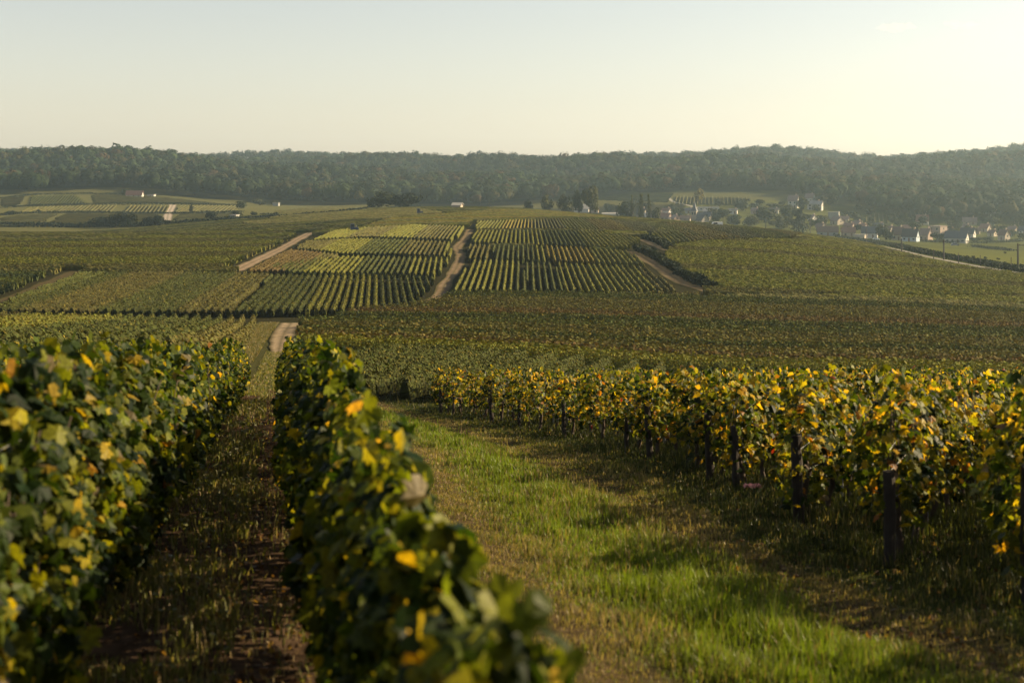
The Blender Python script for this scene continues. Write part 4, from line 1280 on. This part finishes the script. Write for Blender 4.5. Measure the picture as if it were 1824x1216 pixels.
link('roof', gable_roof(nW, nD, nh, nr), ROOFS['slate'], ch, (tw + nW/2 + .5, .3, 0))
for k in range(3):
    cx = tw + nW * (k + .8) / 3.4
    link('window', boxmesh('window', (cx - .5, .3 - nD/2 - .05, 1.6), (cx + .5, .3 - nD/2 - .002, 4.2)), M_GLASS, ch)
xx, yy = ray(1250, 398, 0, 780)
house('steep dark gabled annexe in front of the church nave', 1251, 397, 20, 5, 9, -62, 'stone', 'dark', 1, 780, .9, False, name='annexe', cat='building')

# ---------------------------------------------------------------- poles and stakes along the road
def pole(label, px, top, bot, r=.13, arm=False, name='utility_pole', cat='pole', group=None, dmin=250):
    r = r * 1.5
    x, y = ray(px, bot, 0, dmin)
    h = (bot - top) / F * y
    root = thing(name, label, cat, (x, y, zf(x, y)), 0, group)
    mb = MB(); z = np.linspace(-.5, h, 5)
    mb.tube(np.stack([z*0, z*0, z], 1), np.linspace(r, r*.75, 5), 8)
    link('shaft', mb.mesh('shaft'), M_POLE, root)
    if arm:
        aw = arm
        link('crossarm', boxmesh('crossarm', (-.3, -.09 - r, h - .5), (aw, -r*.8, h - .32)), M_POLE, root)
        for xx in (.35, aw * .6, aw - .1):
            mi = MB(); mi.tube(np.array([[xx, -r - .05, h - .318], [xx, -r - .05, h - .2], [xx, -r - .05, h - .05]]), [.05, .07, .04], 7)
            link('insulator', mi.mesh('insulator'), M_GLASS, root)
    return root
pole('first tall wooden pole of the line, at the crest near the conifer', 1443, 390, 417, .17)
pole('wooden pole on the crest behind the start of the pale road', 1501, 410, 424, .13)
pole('second tall wooden pole of the line, before the barn', 1543, 405, 433, .17)
pole('third tall pole of the line, below the white house', 1606, 425, 449, .16)
pole('fourth tall pole, in front of the big slate-roofed house', 1681, 427, 463, .17)
pole('tallest pole, with a crossarm, at the photo edge', 1813, 434, 482, .19, 2.0)
pole('short pole behind the first tall pole on the crest', 1469, 408, 418, .10)
G2 = 'short stakes along the meadow road'
for px, tp, bt in ((1596, 433, 450), (1663, 444, 466), (1707, 450, 469), (1746, 454, 473), (1801, 458, 482)):
    pole('short dark stake standing along the upper side of the meadow road', px, tp, bt, .085, False, 'stake', 'stake', G2)
for px, tp, bt in ((1628, 436, 444), (1554, 418, 433)):
    pole('thin short stake standing out on the meadow', px, tp, bt, .07, False, 'stake', 'stake', 'thin stakes out on the meadow')
pole('white marker post at the head of the pale meadow road', 1497, 417, 424, .22, False, 'marker_post', 'post')
for o in bpy.data.objects:
    if o.name.startswith('marker_post'):
        for c in o.children: c.data.materials[0] = WALLS['white']
pole('slim lamp-like mast in front of the tree belt', 1308, 383, 402, .09, False, 'mast', 'mast', None, 600)

# ---------------------------------------------------------------- vehicles
M_RUB = mat_plain('rubber', (.02, .02, .02), .8)
def wheel(parent, x, y, r, w):
    mb = MB()
    th = np.linspace(0, 2*math.pi, 17)
    n = 16
    ring = np.stack([np.cos(th[:n]), np.zeros(n), np.sin(th[:n])], 1)
    V = np.concatenate([ring*r*.9 + [0, -w/2, 0], ring*r + [0, -w*.3, 0], ring*r + [0, w*.3, 0], ring*r*.9 + [0, w/2, 0]])
    f = [[k*n + j, k*n + (j+1) % n, (k+1)*n + (j+1) % n, (k+1)*n + j] for k in range(3) for j in range(n)]
    mb.add(V, [np.array(f), np.array([np.arange(n)[::-1], 3*n + np.arange(n)])])
    wo = link('wheel', mb.mesh('wheel'), M_RUB, parent, (x, y, r))
    mr = MB(); mr.tube(np.array([[0, -w*.52, 0], [0, 0, 0], [0, w*.52, 0]]), r*.5, 12)
    link('rim', mr.mesh('rim'), M_STEEL, wo)

def car(label, px, py, col, yaw, dmin, kind='car'):
    x, y = ray(px, py, 0, dmin)
    root = thing('parked_' + kind, label, kind, (x, y, zf(x, y)), math.radians(yaw))
    m = mat_plain(kind + '_paint', col, .3, 2, .05, spec=.6)
    prof = [(-2.1, .35), (-2.1, .8), (-1.9, .95), (-1.2, 1.0), (-.6, 1.45), (.9, 1.48), (1.6, 1.0), (2.05, .9), (2.1, .35)] if kind == 'car' else [(-2.3, .35), (-2.3, 1.0), (-1.7, 1.15), (-1.2, 1.95), (2.2, 2.0), (2.3, .35)]
    n = len(prof)
    def pr(name, p, w, mat, z=0):
        mb = MB()
        V = [(a, -w, b) for a, b in p] + [(a, w, b) for a, b in p]
        k = len(p)
        mb.add(V, [np.array([[i, (i+1) % k, (i+1) % k + k, i + k] for i in range(k)]), np.array([np.arange(k)[::-1], np.arange(k) + k])])
        return link(name, mb.mesh(name), mat, root)
    pr('body', prof, .85, m)
    win = [(-.95, 1.02), (-.52, 1.38), (.85, 1.41), (1.35, 1.02)] if kind == 'car' else [(-1.55, 1.2), (-1.15, 1.8), (.2, 1.82), (.2, 1.2)]
    pr('window', win, .856, M_GLASS)
    for sx in (-1.35, 1.35):
        for sy in (-.8, .8):
            wheel(root, sx, sy, .33, .2)
    for sy in (-.55, .55):
        link('headlight', boxmesh('headlight', (-2.13 if kind == 'car' else -2.33, sy - .15, .62), (-2.05 if kind == 'car' else -2.25, sy + .15, .78)), WALLS['white'], root)
car('small dark car with a pale hood parked on the meadow below the village', 1701, 438, (.10, .11, .16), 172, 560)
car('white van parked on the bright crest of the vineyard', 1276, 405, (.72, .70, .66), 8, 380, 'van')
car('white car shining in front of the barn', 1560, 428, (.8, .78, .74), 172, 640)

def tractor(label, px, py, dmin, h=1.1):
    x, y = ray(px, py, h, dmin)
    root = thing('vineyard_tractor', label, 'tractor', (x, y, zf(x, y)), math.radians(10))
    m = mat_plain('tractor_paint', (.03, .045, .08), .45, 3, .15)
    link('body', boxmesh('body', (-1.0, -.55, 1.25), (1.5, .55, 1.95), .92), m, root)
    cb = link('cab', boxmesh('cab', (-.95, -.6, 1.953), (.25, .6, 3.0), .85), m, root)
    link('windscreen', boxmesh('windscreen', (-.75, -.625, 2.15), (.05, -.56, 2.75), .9), M_GLASS, cb)
    for sx in (-.7, 1.2):
        for sy in (-.85, .85):
            wheel(root, sx, sy, .55, .3)
            link('strut', boxmesh('strut', (sx - .1, sy - .08, .5), (sx + .1, sy + .08, 1.6)), m, root)
    mb = MB(); mb.tube(np.array([[.9, .3, 1.9], [.9, .3, 2.4], [.9, .3, 2.7]]), .05, 8)
    link('exhaust', mb.mesh('exhaust'), M_STEEL, root)
tractor('dark blue straddle tractor working above the rows on the slope', 630, 410, 250)
tractor('tiny tractor on the pale field behind the crest', 747, 380, 450)

# ---------------------------------------------------------------- clouds beyond the haze
def cloud(label, px, py, wpx, hpx, seed):
    r = np.random.default_rng(seed)
    d = 9000.0
    cx, cz = (px - CX) / F * d, -(py - HY) / F * d
    W, H = wpx / F * d, hpx / F * d
    mb = MB()
    n, k = 48, 14
    u = np.linspace(0, 1, n)
    env = np.sin(np.pi * u) ** .6 * (.55 + .45 * noise1(u, .09, r))
    mid = H * .35 * (noise1(u, .2, r) - .5)
    th = np.arange(k) * 2 * math.pi / k
    V = np.stack([np.repeat((u - .5) * W, k), (np.cos(th)[None] * env[:, None] * W * .22).ravel(), (mid[:, None] + np.sin(th)[None] * env[:, None] * H * .5 * r.uniform(.8, 1.2, (n, k))).ravel()], 1)
    i = np.arange(n - 1)[:, None] * k; j = np.arange(k)[None]; j2 = (j + 1) % k
    q = np.stack([i + j, i + j2, i + k + j2, i + k + j], -1).reshape(-1, 4)
    mb.add(V, [q, np.array([np.arange(k)[::-1], (n - 1) * k + np.arange(k)])])
    m = bpy.data.materials.new('cloud_vapour'); m.use_nodes = True
    nt = m.node_tree; nt.nodes.remove(nt.nodes['Principled BSDF'])
    pv = nt.nodes.new('ShaderNodeVolumePrincipled')
    pv.inputs['Color'].default_value = (1, .95, .88, 1); pv.inputs['Density'].default_value = .0022; pv.inputs['Anisotropy'].default_value = .5
    nt.links.new(pv.outputs[0], nt.nodes['Material Output'].inputs['Volume'])
    tag(link('cloud', mb.mesh('cloud', True), m, None, (cx, d, cz)), label, 'cloud')
cloud('small faint cream cloud, lower of the two in the clear sky', 1596, 48, 76, 22, 1)
cloud('small faint cream cloud, slightly higher of the two in the clear sky', 1712, 44, 68, 20, 2)

# ---------------------------------------------------------------- haze
HAZE_D, HAZE_G = 0.000115, 0.55
mh = bpy.data.materials.new('haze_air'); mh.use_nodes = True
nt = mh.node_tree; nt.nodes.remove(nt.nodes['Principled BSDF'])
pv = nt.nodes.new('ShaderNodeVolumePrincipled')
pv.inputs['Color'].default_value = (.66, .88, 1.0, 1)
pv.inputs['Density'].default_value = HAZE_D
pv.inputs['Anisotropy'].default_value = HAZE_G
nt.links.new(pv.outputs[0], nt.nodes['Material Output'].inputs['Volume'])
hz = link('haze', boxmesh('haze', (-3050, -3050, -40), (3050, 3050, 105)), mh)
tag(hz, 'thin warm evening haze over the valley', 'haze', None, 'stuff')
